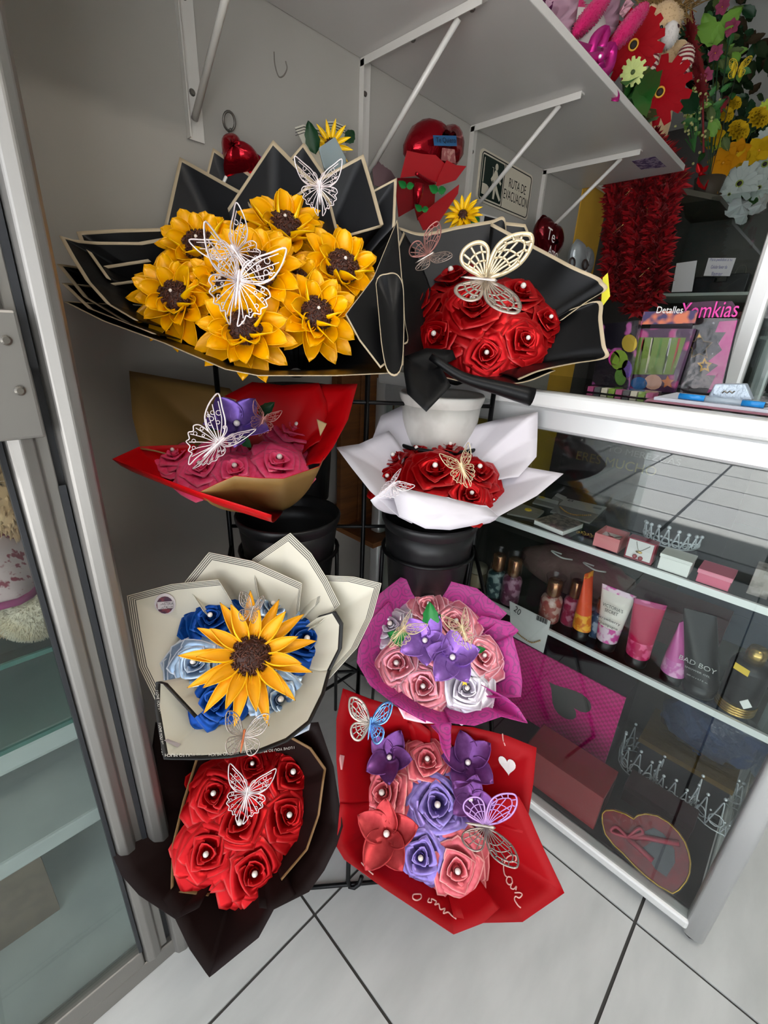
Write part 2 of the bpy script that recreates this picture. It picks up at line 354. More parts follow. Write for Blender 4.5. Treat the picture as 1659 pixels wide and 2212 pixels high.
# wooden crate seen behind the rack
t = thing('wooden_crate', 'brown wooden crate against the wall behind the wire rack', 'crate', (.80, .9, .90))
a, b_ = ony(735, 810, .95), ony(850, 895, .95)
M_wood = mat('crate_wood', '#7a4a20', .6, noise=(9, '#5c3516', .3, .7), stretch=(1, 1, 8))
for k in range(3):
    w_ = (b_.x-a.x)/3; MB().bx(a.x+w_*k+.002, a.x+w_*(k+1)-.002, .945, .965, .60, 1.06).build('plank', M_wood, t, bev=.002)
MB().bx(a.x, b_.x, .966, .985, .60, .66).build('batten', M_wood, t); MB().bx(a.x, b_.x, .966, .985, .98, 1.04).build('batten', M_wood, t)
MB().bx(a.x, b_.x, .80, .985, .585, .60).build('bottom_board', M_wood, t)
# ================================================================ left glass cabinet
CY0 = .60
cb = thing('glass_cabinet', 'tall aluminium cabinet with glass door and glass shelves at the left edge', 'cabinet', (-.4, .8, 0))
CXL, CXR = -1.0, .128
prof = [(.095, CY0+.002), (.100, CY0-.006), (.113, CY0-.010), (.123, CY0-.006), (.128, CY0+.006), (.128, CY0+.05), (.095, CY0+.05)]
MB().prism([(x, y, .0) for x, y in prof], (0, 0, 2.2)).build('post', M_alu, cb, bev=.002)
MB().bx(.088, .095, CY0+.014, CY0+.03, .02, 2.2).build('gasket', M_alud, cb)
MB().bx(CXL, .127, CY0+.001, CY0+.04, 0, .04).build('bottom_rail', M_alu, cb, bev=.003)
MB().bx(CXL, .127, CY0+.001, CY0+.04, 2.16, 2.2).build('top_rail', M_alu, cb, bev=.003)
dr = MB(); dr.prism([(.046, CY0+.006, 0), (.052, CY0-.004, 0), (.062, CY0-.007, 0), (.073, CY0-.004, 0), (.076, CY0+.004, 0), (.087, CY0+.004, 0), (.087, CY0+.02, 0), (.046, CY0+.02, 0)], (0, 0, 2.10))
for i in range(len(dr.v)): dr.v[i].z += .045
door = dr.build('door', M_alu, cb, bev=.0015)
MB().bx(CXL, .046, CY0-.002, CY0+.018, .045, .085).build('door_rail', M_alu, door, bev=.003)
MB().bx(CXL, .046, CY0+.006, CY0+.011, .085, 2.1).build('glass_pane', M_glassc, door)
MB().bx(.042, .047, CY0-.001, CY0+.014, .085, 2.1).build('gasket', M_alud, door)
# lock plate with rivets and slots
lk = MB().bx(.020, .084, CY0-.014, CY0-.004, 1.03, 1.155).build('lock_plate', M_alu, cb, bev=.003)
MB().bx(.006, .030, CY0-.022, CY0-.013, .98, 1.16).build('lock_bar', M_alu, cb, bev=.003)
for px_, py_ in ((13, 735), (43, 844)):
    c = ony(px_, py_, CY0-.0145); MB().lathe([(.0048, 0), (.0048, .0015), (.003, .003)], frame(c, (0, -1, 0)), 14).build('rivet', M_screw, lk)
MB().bx(.0865, .0935, CY0+.003, CY0+.006, 1.10, 1.40).build('slot', M_alud, cb)
MB().bx(.0865, .0935, CY0+.003, CY0+.006, .30, .97).build('slot', M_alud, cb)
# shelves and inner panels
for z in (.752, .628): 
    MB().bx(CXL, .085, CY0+.03, .97, z-.006, z).build('shelf', [glassmat('shelf_glass', '#e2ebe8', .8)], cb)
    MB().bx(CXL, .085, CY0+.026, CY0+.030, z-.0062, z+.0002).build('shelf_edge', M_greenedge, cb)
M_cabin = mat('cabinet_panel', '#c6cbc8', .5, noise=(8, '#b5bab8', .4, .7))
MB().bx(CXL, .085, .965, .98, .03, 2.16).build('back_panel', M_cabin, cb)
MB().bx(.088, .094, CY0+.05, .98, .0, 2.18).build('side_panel', M_cabin, cb)
MB().bx(CXL, .085, CY0+.04, .965, .40, .43).build('inner_ledge', M_cabin, cb, bev=.004)
MB().bx(CXL, .085, CY0+.10, .965, .52, .565).build('inner_ledge', M_cabin, cb, bev=.01)
MB().bx(CXL, .085, CY0+.04, .965, .03, .05).build('floor_board', M_cabin, cb)
M_card = mat('brown_card', '#8d7f70', .8, noise=(30, '#83766a', .4, .6))
tag(MB().bx(-.30, -.045, .80, .815, .05, .30).build('cardboard_sheet', M_card), 'brown cardboard sheet standing on the floor of the glass cabinet', 'cardboard')
tag(MB().bx(-.35, -.055, .86, .875, .43, .52).build('cardboard_piece', M_card), 'brown cardboard panel on the inner ledge of the glass cabinet', 'cardboard')
# ================================================================ display case (counter) on the right
XC = .868; CYN, CYF = -.105, .86; XB = 1.32; CZ = 1.06
dc = thing('display_case', 'aluminium and glass display counter full of gifts on the right', 'display case', ((XC+XB)/2, .38, 0))
def rpost(x, y, name='post', r=.020, z0=.02, z1=CZ-.02):
    MB().prism([(x+r*(abs(cos(a))**.6)*(1 if cos(a) > 0 else -1), y+r*(abs(sin(a))**.6)*(1 if sin(a) > 0 else -1), z0) for a in [2*pi*k/20 for k in range(20)]], (0, 0, z1-z0)).build(name, M_alup, dc, True)
M_alup = mat('satin_aluminium', '#cfd0d0', .38, .55, bump=(200, .05, .001))
rpost(XC+.010, CYN-.012); rpost(XB, CYN-.012); rpost(XC+.010, CYF); rpost(XB, CYF)
def rail(z0, z1, name, m=M_aluw, o=0): 
    MB().bx(XC-.012-o, XC+.02, CYN, CYF, z0, z1).build(name, m, dc, bev=.006)
rail(1.030, CZ, 'top_rail', M_aluw, .008); rail(.985, 1.030, 'upper_rail', M_alup, -.006); rail(.030, .056, 'bottom_rail', M_aluw)
MB().bx(XC-.01, XB, CYN-.03, CYN-.008, 1.03, CZ).build('end_rail', M_aluw, dc, bev=.005); MB().bx(XC+.02, XB, CYN-.02, CYN-.005, .03, .056).build('end_rail', M_aluw, dc, bev=.004)
MB().bx(XC+.021, XB, CYN-.006, CYF, CZ-.012, CZ).build('counter_top', glassmat('counter_glass', '#d5ddda', 1.0), dc)
MB().bx(XC-.006, XC-.001, CYN+.006, CYF, .056, .985).build('glass_pane', M_glass, dc, label='large clear front pane reflecting the street')
MB().bx(XC+.03, XB-.01, CYN-.016, CYN-.011, .056, 1.03).build('glass_pane', M_glass, dc)
S1, S2, S0 = .770, .546, .060
for z in (S1, S2):
    MB().bx(XC+.012, XB-.02, CYN+.012, CYF-.02, z-.006, z).build('shelf', glassmat('shelf_glass', '#e2ebe8', .8), dc)
    MB().bx(XC+.006, XC+.012, CYN+.012, CYF-.02, z-.012, z+.001).build('shelf_trim', M_aluw, dc)
M_casein = mat('case_base', '#241619', .5, noise=(12, '#1c1114', .4, .7))
MB().bx(XC+.02, XB-.005, CYN, CYF, .035, S0).build('base_board', M_casein, dc)
MB().bx(XB-.018, XB-.012, CYN, CYF, .06, 1.03).build('back_panel', mat('case_back', '#4a4340', .4, noise=(3, '#3a3433', .4, .7)), dc)
for x, y in ((XC+.015, CYN-.01), (XB-.02, CYN), (XC+.03, CYF-.02), (XB-.02, CYF-.02)): MB().lathe([(.012, 0), (.015, .004), (.011, .022)], Matrix.Translation((x, y, 0)), 12).build('foot', M_black, dc)
# upright of the tall cabinet behind the counter
tc = thing('tall_cabinet', 'tall glazed cabinet with white upright standing behind the counter', 'cabinet', (1.45, .1, 0))
MB().bx(1.345, 1.385, .165, .205, 0, 2.3).build('upright', M_aluw, tc, bev=.008)
MB().bx(1.345, 1.385, -.85, -.81, 0, 2.3).build('upright', M_aluw, tc, bev=.008); MB().bx(1.86, 1.90, .165, .205, 0, 2.3).build('upright', M_aluw, tc, bev=.008)
MB().bx(1.362, 1.367, -.81, .165, .06, 2.26).build('glass_pane', M_glassc, tc); MB().bx(1.385, 1.86, .183, .188, .06, 2.26).build('glass_pane', M_glassc, tc)
for z in (.9, 1.25, 1.6, 1.95): MB().bx(1.37, 1.88, -.8, .18, z, z+.008).build('shelf', glassmat('shelf_glass', '#e2ebe8', .8), tc)
MB().bx(1.345, 1.9, -.85, .2, 0, .06).build('plinth', M_aluw, tc); MB().bx(1.345, 1.9, -.85, .2, 2.26, 2.3).build('top_rail', M_aluw, tc)
# ================================================================ flower shapes (unit radius, facing +z)
def petal_rose(rb, rrim, zb, zr, half, droop, skew, peak, nu=9, nv=5):
    rows = []
    vs = [0, .28, .55, .8, .95, 1.0]
    for v in vs:
        row = []
        for i in range(nu):
            u = (-1, -.82, -.62, -.3, 0, .3, .62, .82, 1)[i]
            a = radians(half)*u*(.55+.45*v**.6)
            ka = min(abs(a), radians(40))                      # straight cut front edge with corners, as in folded ribbon
            edge = 1 + v*((1/cos(ka)-1)*.75 - max(0, abs(u)-.62)*.95) + peak*.5*(1-abs(u))*v
            r = (rb+(rrim*.97-rb)*(v**1.15))*edge*(1+skew*u)
            z = zb+(zr-zb)*sin(min(v, 1)*pi*.5)**.9 - droop*max(0, v-.62)**2*6 - .05*u*u*v
            row.append(Vector((r*cos(a), r*sin(a), z)))
        rows.append(row)
    m = MB(); m.grid(rows, [0, 0, 0, 0, 1]); return m
ROSE_LAYERS = [  # rb, rrim, zb, zr, half, droop, skew, peak, count, phase
    (.05, .25, -.05, .66, 88, .02, .12, .04, 3, 0),
    (.08, .44, -.08, .60, 70, .06, .11, .06, 4, 35),
    (.12, .66, -.10, .50, 60, .10, .09, .10, 5, 10),
    (.16, .86, -.12, .36, 52, .13, .07, .12, 5, 46),
    (.20, 1.04, -.14, .19, 50, .14, .05, .10, 6, 20)]
PM_DEF = mat('petal_default', '#c01020', .4); PE_DEF = PM_DEF
ROSE_ME = [petal_rose(*L[:8]).mesh('petal', [PM_DEF, PE_DEF]) for L in ROSE_LAYERS]
_b = MB(); rows = []
for z_, k_ in ((-.05, .6), (.3, 1.0), (.62, .9), (.68, .86)):
    row = []
    for i in range(30):
        a = i/29*2*pi*2.1; r = (.035+.13*i/29)*k_; row.append(Vector((r*cos(a), r*sin(a), z_-.05*i/29)))
    rows.append(row)
_b.grid(rows, [0, 0, 1]); _b.lathe([(.16, -.35), (.22, -.1), (.10, .45)], seg=12)
BUD_ME = _b.mesh('rose', [PM_DEF, PE_DEF])
PEARL_ME = MB().ell((0, 0, 0), 1, seg=10, rings=7).mesh('pearl', [PM_DEF])
M_pearl = mat('pearl', '#efe6de', .18, .1, coat=.6)
def basis(pos, n, r, spin): return frame(pos, n) @ Matrix.Rotation(spin, 4, 'Z') @ Matrix.Scale(r, 4)
def rose(parent, pos, n, r, mt, edge, pearl=True, layers=5, squash=1.0):
    spin = random.uniform(0, 6.28); B = basis(pos, n, r, spin)
    o = inst('rose', BUD_ME, parent, B, [mt, edge])
    for li in range(layers):
        L = ROSE_LAYERS[li]; c = L[8]
        for k in range(c):
            a = radians(L[9]) + 2*pi*(k+random.uniform(-.10, .10))/c
            J = Matrix.Rotation(a, 4, 'Z') @ Matrix.Rotation(random.uniform(-.07, .07), 4, 'Y') @ Matrix.Scale(random.uniform(.93, 1.05), 4)
            inst('petal', ROSE_ME[li], o, B @ J, [mt, edge])
    if pearl: inst('pearl', PEARL_ME, o, B @ Matrix.Translation((0, 0, .68)) @ Matrix.Scale(.085, 4), [M_pearl])
    return o
def petal_cup(w, d, phi, r0, r1, zlift, tipz, sharp, nu=7, nv=8, twist=0):
    rows = []
    for j in range(nv):
        v = j/(nv-1); x = r0+(r1-r0)*v
        ww = w*(sin(pi*min(1, .10+.90*v)**.75)**sharp if v < 1 else 0)+.004
        dd = d*(1-v)**.6
        row = []
        for i in range(nu):
            u = -1+2*i/(nu-1); ph = phi*(1-.25*v)
            yy = ww*sin(u*ph)/sin(min(ph, pi/2)); zz = dd*(1-cos(u*ph)) + zlift*sin(v*pi*.6)+tipz*v*v
            row.append(Vector((x, yy+twist*v*v, zz)))
        rows.append(row)
    m = MB(); m.grid(rows, 0); return m
SUN_R = [petal_cup(.21, .15, 1.55, .20, 1.0, .10, -.02, .62, nu=9, twist=.05), petal_cup(.20, .17, 1.75, .20, .84, .22, .08, .6, nu=9, twist=-.06), petal_cup(.18, .18, 2.1, .22, .68, .28, .16, .5, nu=9, twist=.05)]
SUN_K = [petal_cup(.10, .10, 2.15, .24, 1.0, .10, -.05, .95), petal_cup(.11, .11, 2.25, .22, .82, .18, .04, .95)]
LIL = [petal_cup(.42, .18, 1.55, .04, 1.0, .22, .06, .74, nu=9)]
def twoside(ms): return [m.mesh('petal', [PM_DEF, PM_DEF]) for m in ms]
SUN_R_ME, SUN_K_ME, LIL_ME = twoside(SUN_R), twoside(SUN_K), twoside(LIL)
# sunflower disc: dome plus little curled snips
_d = MB(); _d.ell((0, 0, 0), (1, 1, .62), seg=20, rings=10)
rnd = random.Random(3)
for k in range(230):
    z = rnd.uniform(.05, 1); a = rnd.uniform(0, 6.28); q = Vector((sqrt(1-z*z)*cos(a), sqrt(1-z*z)*sin(a), z)); n_ = Vector((q.x, q.y, q.z*1.5)).normalized()
    t_ = n_.orthogonal().normalized(); t_ = Matrix.Rotation(rnd.uniform(0, 6.28), 3, n_) @ t_
    p0 = Vector((q.x, q.y, q.z*.62)); L_ = rnd.uniform(.12, .2)
    _d.tube([p0-t_*L_, p0+n_*.075, p0+t_*L_], .032, 4, m=rnd.randint(0, 1))
DISC_ME = _d.mesh('seed_disc', [PM_DEF, PM_DEF])
M_seed = mat('seed_brown', '#3d1d12', .5, sheen=.2); M_seed2 = mat('seed_brown_light', '#5c3426', .4)
M_sunout = satin('ribbon_yellow', '#ffcc00', '#ffd400', .06); M_sunin = satin('ribbon_amber', '#ffb000', '#ffbe00', .06)
M_kout = mat('kanzashi_yellow', '#ffd000', .42, .05); M_kin = mat('kanzashi_amber', '#f7b010', .5, .05)
def petals(o, meshes, B, li, count, phase, mts, tilt=0, jit=.08):
    for k in range(count):
        a = phase+2*pi*(k+random.uniform(-jit, jit)*2)/count
        J = Matrix.Rotation(a, 4, 'Z') @ Matrix.Rotation(-tilt+random.uniform(-jit, jit), 4, 'Y') @ Matrix.Rotation(random.uniform(-jit, jit)*3, 4, 'X') @ Matrix.Scale(random.uniform(.92, 1.06), 4)
        p = inst('petal', meshes[li], o, B @ J, [mts[0], mts[1]])
        md = p.modifiers.new('sol', 'SOLIDIFY'); md.thickness = .012; md.offset = -1; md.material_offset = 1; md.material_offset_rim = 1
def sunflower_ribbon(parent, pos, n, r, discr=.34):
    B = basis(pos, n, r, random.uniform(0, 6.28))
    o = inst('sunflower', DISC_ME, parent, B @ Matrix.Translation((0, 0, .24)) @ Matrix.Scale(discr, 4), [M_seed, M_seed2])
    petals(o, SUN_R_ME, B, 0, 12, 0, (M_sunout, M_sunin), .0, .10)
    petals(o, SUN_R_ME, B, 1, 11, .3, (M_sunout, M_sunin), .14, .10)
    petals(o, SUN_R_ME, B, 2, 9, .6, (M_sunout, M_sunin), .22, .12)
    inst('pearl', PEARL_ME, o, B @ Matrix.Translation((0, 0, .47)) @ Matrix.Scale(.035, 4), [M_pearl])
    return o
def sunflower_kanzashi(parent, pos, n, r):
    B = basis(pos, n, r, .2)
    o = inst('sunflower', DISC_ME, parent, B @ Matrix.Translation((0, 0, .10)) @ Matrix.Scale(.29, 4), [M_seed, M_seed2])
    petals(o, SUN_K_ME, B, 0, 13, 0, (M_kout, M_kin), 0, .03); petals(o, SUN_K_ME, B, 1, 11, .2, (M_kout, M_kin), .10, .03)
    return o
def lily(parent, pos, n, r, mout, min_, spin=0):
    B = basis(pos, n, r, spin)
    o = inst('ribbon_lily', PEARL_ME, parent, B @ Matrix.Translation((0, 0, .10)) @ Matrix.Scale(.10, 4), [M_pearl])
    petals(o, LIL_ME, B, 0, 5, 0, (mout, min_), .10, .05)
    return o
_l = MB(); rows = []
for j in range(9):
    v = j/8; wv = .24*sin(pi*(v**.8))**.8*(1+.16*(j % 2)) + .004
    rows.append([Vector((v, wv*u, .10*abs(u)-.12*v*v+.10*v)) for u in (-1, -.5, 0, .5, 1)])
_l.grid(rows, 0); LEAF_ME = _l.mesh('leaf', [PM_DEF])
M_leaf = mat('satin_green', '#1c7a34', .35, .1, sheen=.3); M_leafd = mat('leaf_dark_green', '#0f3a1c', .45); M_leafm = mat('leaf_mid_green', '#2f6a2c', .5)
def leaf(parent, p, tip, n, mt=None, scale=1):
    p = Vector(p); d = Vector(tip)-p
    Mx = frame(p, n, d)
    # x along d as far as possible
    x = d.normalized(); z = (Vector(n)-x*Vector(n).dot(x)).normalized(); y = z.cross(x)
    Mx = Matrix(((x.x, y.x, z.x, p.x), (x.y, y.y, z.y, p.y), (x.z, y.z, z.z, p.z), (0, 0, 0, 1)))
    return inst('leaf', LEAF_ME, parent, Mx @ Matrix.Scale(d.length, 4), [mt or M_leaf])
# ---------------------------------------------------------------- cut-paper butterflies (unit half span 1, in xy, facing +z)
def rib(m, pts, w, closed=False, th=.014):
    pts = [Vector((p[0], p[1], 0)) for p in pts]; n = len(pts); rows = []
    for i, p in enumerate(pts):
        a = pts[i-1] if (i > 0 or closed) else p; b = pts[(i+1) % n] if (i < n-1 or closed) else p
        t = (b-a); t = t.normalized() if t.length > 1e-9 else Vector((1, 0, 0)); q = Vector((-t.y, t.x, 0))*w/2
        rows.append([p-q+Vector((0, 0, -th/2)), p+q+Vector((0, 0, -th/2)), p+q+Vector((0, 0, th/2)), p-q+Vector((0, 0, th/2))])
    if closed: rows.append(rows[0])
    m.grid(rows, 0, closeu=True)
def ccurve(pts, n=4): return curve([(p[0], p[1], 0) for p in pts], n)
def ring2(m, x, y, r, w=.019): rib(m, [(x+r*cos(2*pi*k/10), y+r*sin(2*pi*k/10)) for k in range(10)], w, True)
def wing_filigree():
    m = MB(); w = .034
    fo = ccurve([(.05, .10), (.12, .34), (.34, .60), (.66, .80), (1.0, 1.0), (1.0, .74), (.90, .45), (.74, .22), (.46, .06), (.06, .02)]); rib(m, fo, w*1.25)
    ho = ccurve([(.06, .0), (.40, .04), (.70, .0), (.80, -.14), (.70, -.25), (.76, -.38), (.62, -.48), (.62, -.60), (.46, -.62), (.40, -.74), (.28, -.72), (.24, -.86), (.10, -1.02), (.11, -.70), (.05, -.2)]); rib(m, ho, w)
    for e in [((.05, .08), (.20, .30), (.46, .58), (.86, .84)), ((.05, .07), (.26, .24), (.56, .44), (.90, .66)), ((.05, .05), (.30, .16), (.58, .28), (.84, .42)), ((.05, .04), (.32, .09), (.56, .14), (.72, .24))]: rib(m, ccurve(e), w*.75)
    for x, y, r in [(.62, .62, .07), (.73, .50, .055), (.63, .36, .06), (.44, .42, .05), (.74, .36, .04), (.55, .22, .045)]: ring2(m, x, y, r)
    for e in [((.05, -.02), (.30, -.04), (.56, -.10), (.72, -.14)), ((.05, -.03), (.28, -.12), (.50, -.24), (.70, -.37)), ((.05, -.05), (.22, -.20), (.40, -.38), (.56, -.56)), ((.05, -.06), (.16, -.28), (.28, -.48), (.36, -.70)), ((.05, -.08), (.10, -.36), (.16, -.56), (.22, -.80))]: rib(m, ccurve(e), w*.75)
    for x, y, r in [(.60, -.04, .045), (.62, -.26, .05), (.50, -.44, .05), (.36, -.58, .045), (.44, -.14, .035)]: ring2(m, x, y, r)
    # curled feeler
    rib(m, ccurve([(.03, .14), (.10, .42), (.22, .52), (.26, .44), (.20, .40)]), w*.7)
    return m.mesh('wing', [PM_DEF])
def wing_net(w=.034):
    m = MB()
    fo = ccurve([(.05, .06), (.18, .40), (.42, .72), (.74, .88), (.98, .84), (1.0, .62), (.92, .36), (.74, .14), (.42, .02), (.05, .0)]); rib(m, fo, w*1.6)
    fi = ccurve([(.14, .30), (.40, .60), (.70, .74), (.86, .70), (.86, .54), (.78, .32), (.62, .14)]); rib(m, fi, w*.9)
    for k in range(2, len(fi)-1, 3):
        j = min(range(len(fo)), key=lambda q: (fo[q]-fi[k]).length); rib(m, [fi[k], fo[j]], w*.9)
    for e in [((.05, .05), (.30, .34), (.52, .66)), ((.05, .05), (.40, .34), (.70, .74)), ((.05, .04), (.44, .26), (.84, .56)), ((.05, .03), (.44, .16), (.80, .34)), ((.05, .02), (.40, .08), (.64, .14))]: rib(m, ccurve(e), w*.8)
    rib(m, ccurve([(.34, .50), (.46, .38), (.50, .24), (.46, .08)]), w*.8); rib(m, ccurve([(.56, .66), (.64, .50), (.66, .34), (.60, .16)]), w*.7)
    ho = ccurve([(.05, -.02), (.40, -.04), (.66, -.10), (.76, -.28), (.70, -.50), (.54, -.66), (.34, -.66), (.18, -.46), (.05, -.08)]); rib(m, ho, w*1.5)
    for e in [((.05, -.04), (.36, -.12), (.70, -.26)), ((.05, -.05), (.34, -.22), (.64, -.48)), ((.05, -.06), (.28, -.30), (.48, -.62)), ((.05, -.07), (.18, -.30), (.30, -.60))]: rib(m, ccurve(e), w*.8)
    rib(m, ccurve([(.58, -.08), (.56, -.26), (.44, -.42), (.24, -.50)]), w*.8); rib(m, ccurve([(.40, -.05), (.38, -.20), (.28, -.32), (.15, -.34)]), w*.7)
    return m.mesh('wing', [PM_DEF])
WING = {'filigree': wing_filigree(), 'net': wing_net(), 'lace': wing_net(.062)}
_b = MB(); _b.lathe([(.01, -.62), (.03, -.5), (.05, -.2), (.045, .02), (.06, .12), (.05, .22), (.01, .28)], Matrix.Rotation(-pi/2, 4, 'X'), 8, sx=1, sy=.6); BODY_ME = _b.mesh('paper_butterfly', [PM_DEF])
M_bfly = mat('pearl_paper', '#efdfe2', .25, .35, film=420, coat=.3); M_bflyd = mat('silver_paper', '#b9ada2', .25, .7, film=360); M_bflyg = mat('gold_paper', '#e6d3ad', .3, .5, film=300)
M_bflyp = mat('lilac_paper', '#b98fd0', .3, .4, film=480); M_bflyb = mat('holo_blue_paper', '#7fb8ff', .15, .75, film=560); M_bflyk = mat('rose_gold_paper', '#b07a72', .3, .6)
def butterfly(parent, pos, n, up, size, kind='filigree', m1=None, m2=None, d1=25, d2=25, body=None, hind=1.0):
    """n = facing, up = towards the head, d1/d2 = how far each wing is raised (degrees)"""
    m1 = m1 or M_bfly; m2 = m2 or m1
    y = Vector(up); z = Vector(n).normalized(); y = (y-z*y.dot(z)).normalized(); x = y.cross(z)
    B = Matrix(((x.x, y.x, z.x, pos[0]), (x.y, y.y, z.y, pos[1]), (x.z, y.z, z.z, pos[2]), (0, 0, 0, 1))) @ Matrix.Scale(size, 4)
    o = inst('paper_butterfly', BODY_ME, parent, B, [body or m1])
    inst('wing', WING[kind], o, B @ Matrix.Rotation(-radians(d1), 4, 'Y'), [m1])
    inst('wing', WING[kind], o, B @ Matrix.Rotation(radians(d2), 4, 'Y') @ Matrix.Scale(-1, 4, (1, 0, 0)), [m2])
    return o
# ---------------------------------------------------------------- bouquets
class Bouquet:
    def __init__(s, label, px, py, d, elev, R, neck=.20, az=0, npx=None, name='flower_bouquet', cat='bouquet', drop=None, group=None, limY=WALLY-.012, limX=None):
        s.C = at(px, py, d); s.d = d; s.R = R
        h = Vector((-s.C.x, -s.C.y, 0)).normalized(); h = Matrix.Rotation(radians(az), 3, 'Z') @ h
        s.n = (h*cos(radians(elev)) + UP*sin(radians(elev))).normalized()
        s.N = s.C - s.n*neck if drop is None else s.C + Vector(drop)
        if npx: s.N = at(*npx)
        s.limY, s.limX = limY, limX
        s.root = thing(name, label, cat, s.N, group)
        s.bvh = []
    def P(s, px, py, dd=0):
        d = s.d+dd; p = at(px, py, d); r = ray(px, py)
        if p.y > s.limY: p = CAM + r*(s.limY/r.y)
        if s.limX and p.x > s.limX and p.z < CZ+.01: p = CAM + r*(s.limX/r.x)
        return p
    def sheet(s, edge, mats, border=None, kd=.35, kf=.55, seg=6, smooth=False, rows=8, name='wrapping_sheet', sol=.0009, bulge=0):
        """paper fanning out from the neck to the given rim (pixels with depth offsets)"""
        E = [s.P(*e) for e in edge]
        if smooth: E = curve(E, seg)
        else:
            out = []
            for a, b in zip(E, E[1:]): out += [a.lerp(b, k/seg) for k in range(seg)]
            E = out+[E[-1]]
        ts = [k/rows for k in range(rows+1)]; mi = [0]*rows
        def pt(e, t, u):
            K = s.C + (e-s.C)*kf - s.n*(kd*s.R); rad = (e-s.N); N0 = s.N + rad.normalized()*.018
            q = N0*(1-t)**2 + K*2*t*(1-t) + e*t*t
            if bulge: q += s.n*(bulge*sin(pi*t)*sin(pi*u))
            return q
        if border:
            w, pat = border; L = sum((pt(e, 1, 0)-pt(e, .8, 0)).length for e in E)/len(E)/.2
            tb = []; t = 1.0
            for wid, k in pat: tb.append((t, k)); t -= wid/L
            tb = tb[::-1]; base = t
            ts = [base*k/rows for k in range(rows+1)] + [x for x, _ in tb]; mi = [0]*rows + [k for _, k in tb]
        rws = [[pt(e, t, i/(len(E)-1)) for i, e in enumerate(E)] for t in ts]
        m = MB(); m.grid(rws, mi); s.orient(m)
        s.bvh.append(BVHTree.FromPolygons(m.v, m.f))
        mats = list(mats); nm = len(mats)//2
        o = m.build(name, mats, s.root, True, sol=sol, matoff=nm); return o
    def orient(s, m):
        """turn the sheet so that its first material looks into the bouquet"""
        tgt = s.C + s.n*s.R*1.6; acc = 0
        for f in m.f:
            a, b, c = m.v[f[0]], m.v[f[1]], m.v[f[2]]; nn = (b-a).cross(c-a); acc += nn.dot((tgt-a).normalized())
        if acc < 0: m.f = [tuple(reversed(f)) for f in m.f]
    def flap(s, poly, mats, border=0, name='wrapping_flap', bow=.0, sol=.0009, ring=(1, .66, .33), smooth=False):
        """loose folded-over corner of paper given by its outline"""
        E = []
        pts = [s.P(*p) for p in poly]
        if smooth: E = curve(pts[-2:]+pts+pts[:2], 5)[10:-10]; E = E[:len(pts)*5]
        else:
            for a, b in zip(pts, pts[1:]+pts[:1]): E += [a.lerp(b, k/5) for k in range(5)]
        c = sum(E, Vector())/len(E); nn = (CAM-c).normalized()
        rl = list(ring); mi = [0]*len(rl)
        Lm = sum((e-c).length for e in E)/len(E)
        if border: rl = [1, 1-border/Lm]+rl[1:]; mi = [1]+[0]*(len(rl))
        rws = [[c+(e-c)*t - nn*bow*(1-t*t) for e in E] for t in rl]
        m = MB(); m.grid(rws, mi[:len(rl)-1], closeu=True)
        o0 = (len(rl)-1)*len(E); n_ = len(E)
        m.v.append(c-nn*bow); m.f += [(o0+k, o0+(k+1) % n_, len(m.v)-1) for k in range(n_)]; m.m += [0]*n_
        if sum(((m.v[f[1]]-m.v[f[0]]).cross(m.v[f[2]]-m.v[f[0]])).dot(nn) for f in m.f) < 0: m.f = [tuple(reversed(f)) for f in m.f]
        s.bvh.append(BVHTree.FromPolygons(m.v, m.f))
        return m.build(name, mats, s.root, True, sol=sol, matoff=len(mats)//2)
    def hit(s, px, py, lift=.0015):
        r = ray(px, py); L = r.length; best = None
        for b in s.bvh:
            h = b.ray_cast(CAM, r.normalized())
            if h[0] is not None and (best is None or h[3] < best[1]): best = (h[0], h[3], h[1])
        if best is None: return at(px, py, s.d), -r.normalized()
        nn = best[2]
        if nn.dot(r) > 0: nn = -nn
        return best[0]+nn*lift, nn
    def place(s, px, py, rpx, h=0, lean=.35):
        p = onpl(px, py, s.C+s.n*h, s.n); o = p-s.C; rho = o.length/s.R
        hh = h + s.dome*(1-min(rho, 1.2)**2); p = onpl(px, py, s.C+s.n*hh, s.n)
        if p.y > s.limY-.02: p = CAM + ray(px, py)*((s.limY-.02)/ray(px, py).y)
        o = p-s.C; o -= s.n*o.dot(s.n); n = (s.n + o/s.R*lean).normalized()
        return p, n, rpx*depth(p)/FPX
    def rose(s, px, py, rpx, mt, edge=None, h=0, lean=.35, **k):
        p, n, r = s.place(px, py, rpx, h, lean); return rose(s.root, p-n*r*.6, n, r, mt, edge or mt, **k)
    def strokes(s, name, polys, w, mt, lift=.002):
        m = MB()
        for pl in polys: m.tube(curve([s.hit(x, y, lift)[0] for x, y in pl], 5), w, 5)
        return m.build(name, mt, s.root, True)
    def decal(s, name, pts, mt, lift=.002, th=.0006):
        h = [s.hit(x, y, lift) for x, y in pts]; n = h[0][1]
        return MB().prism([q[0] for q in h], n*th).build(name, mt, s.root)
    def fly(s, px, py, sizepx, ang=0, dd=-.03, d=None, tilt=None, **k):
        """ang: clockwise turn of the head from straight up in the picture; tilt: extra facing vector"""
        p = at(px, py, d) if d else None
        if p is None:
            p0, n0, r0 = s.place(px, py, 10); p = at(px, py, depth(p0)+dd)
        up = -DWN*cos(radians(ang))+RGT*sin(radians(ang)); n = (CAM-p).normalized()+(Vector(tilt) if tilt else Vector((0, 0, 0)))
        return butterfly(s.root, p, n, up, sizepx*depth(p)/FPX, **k)
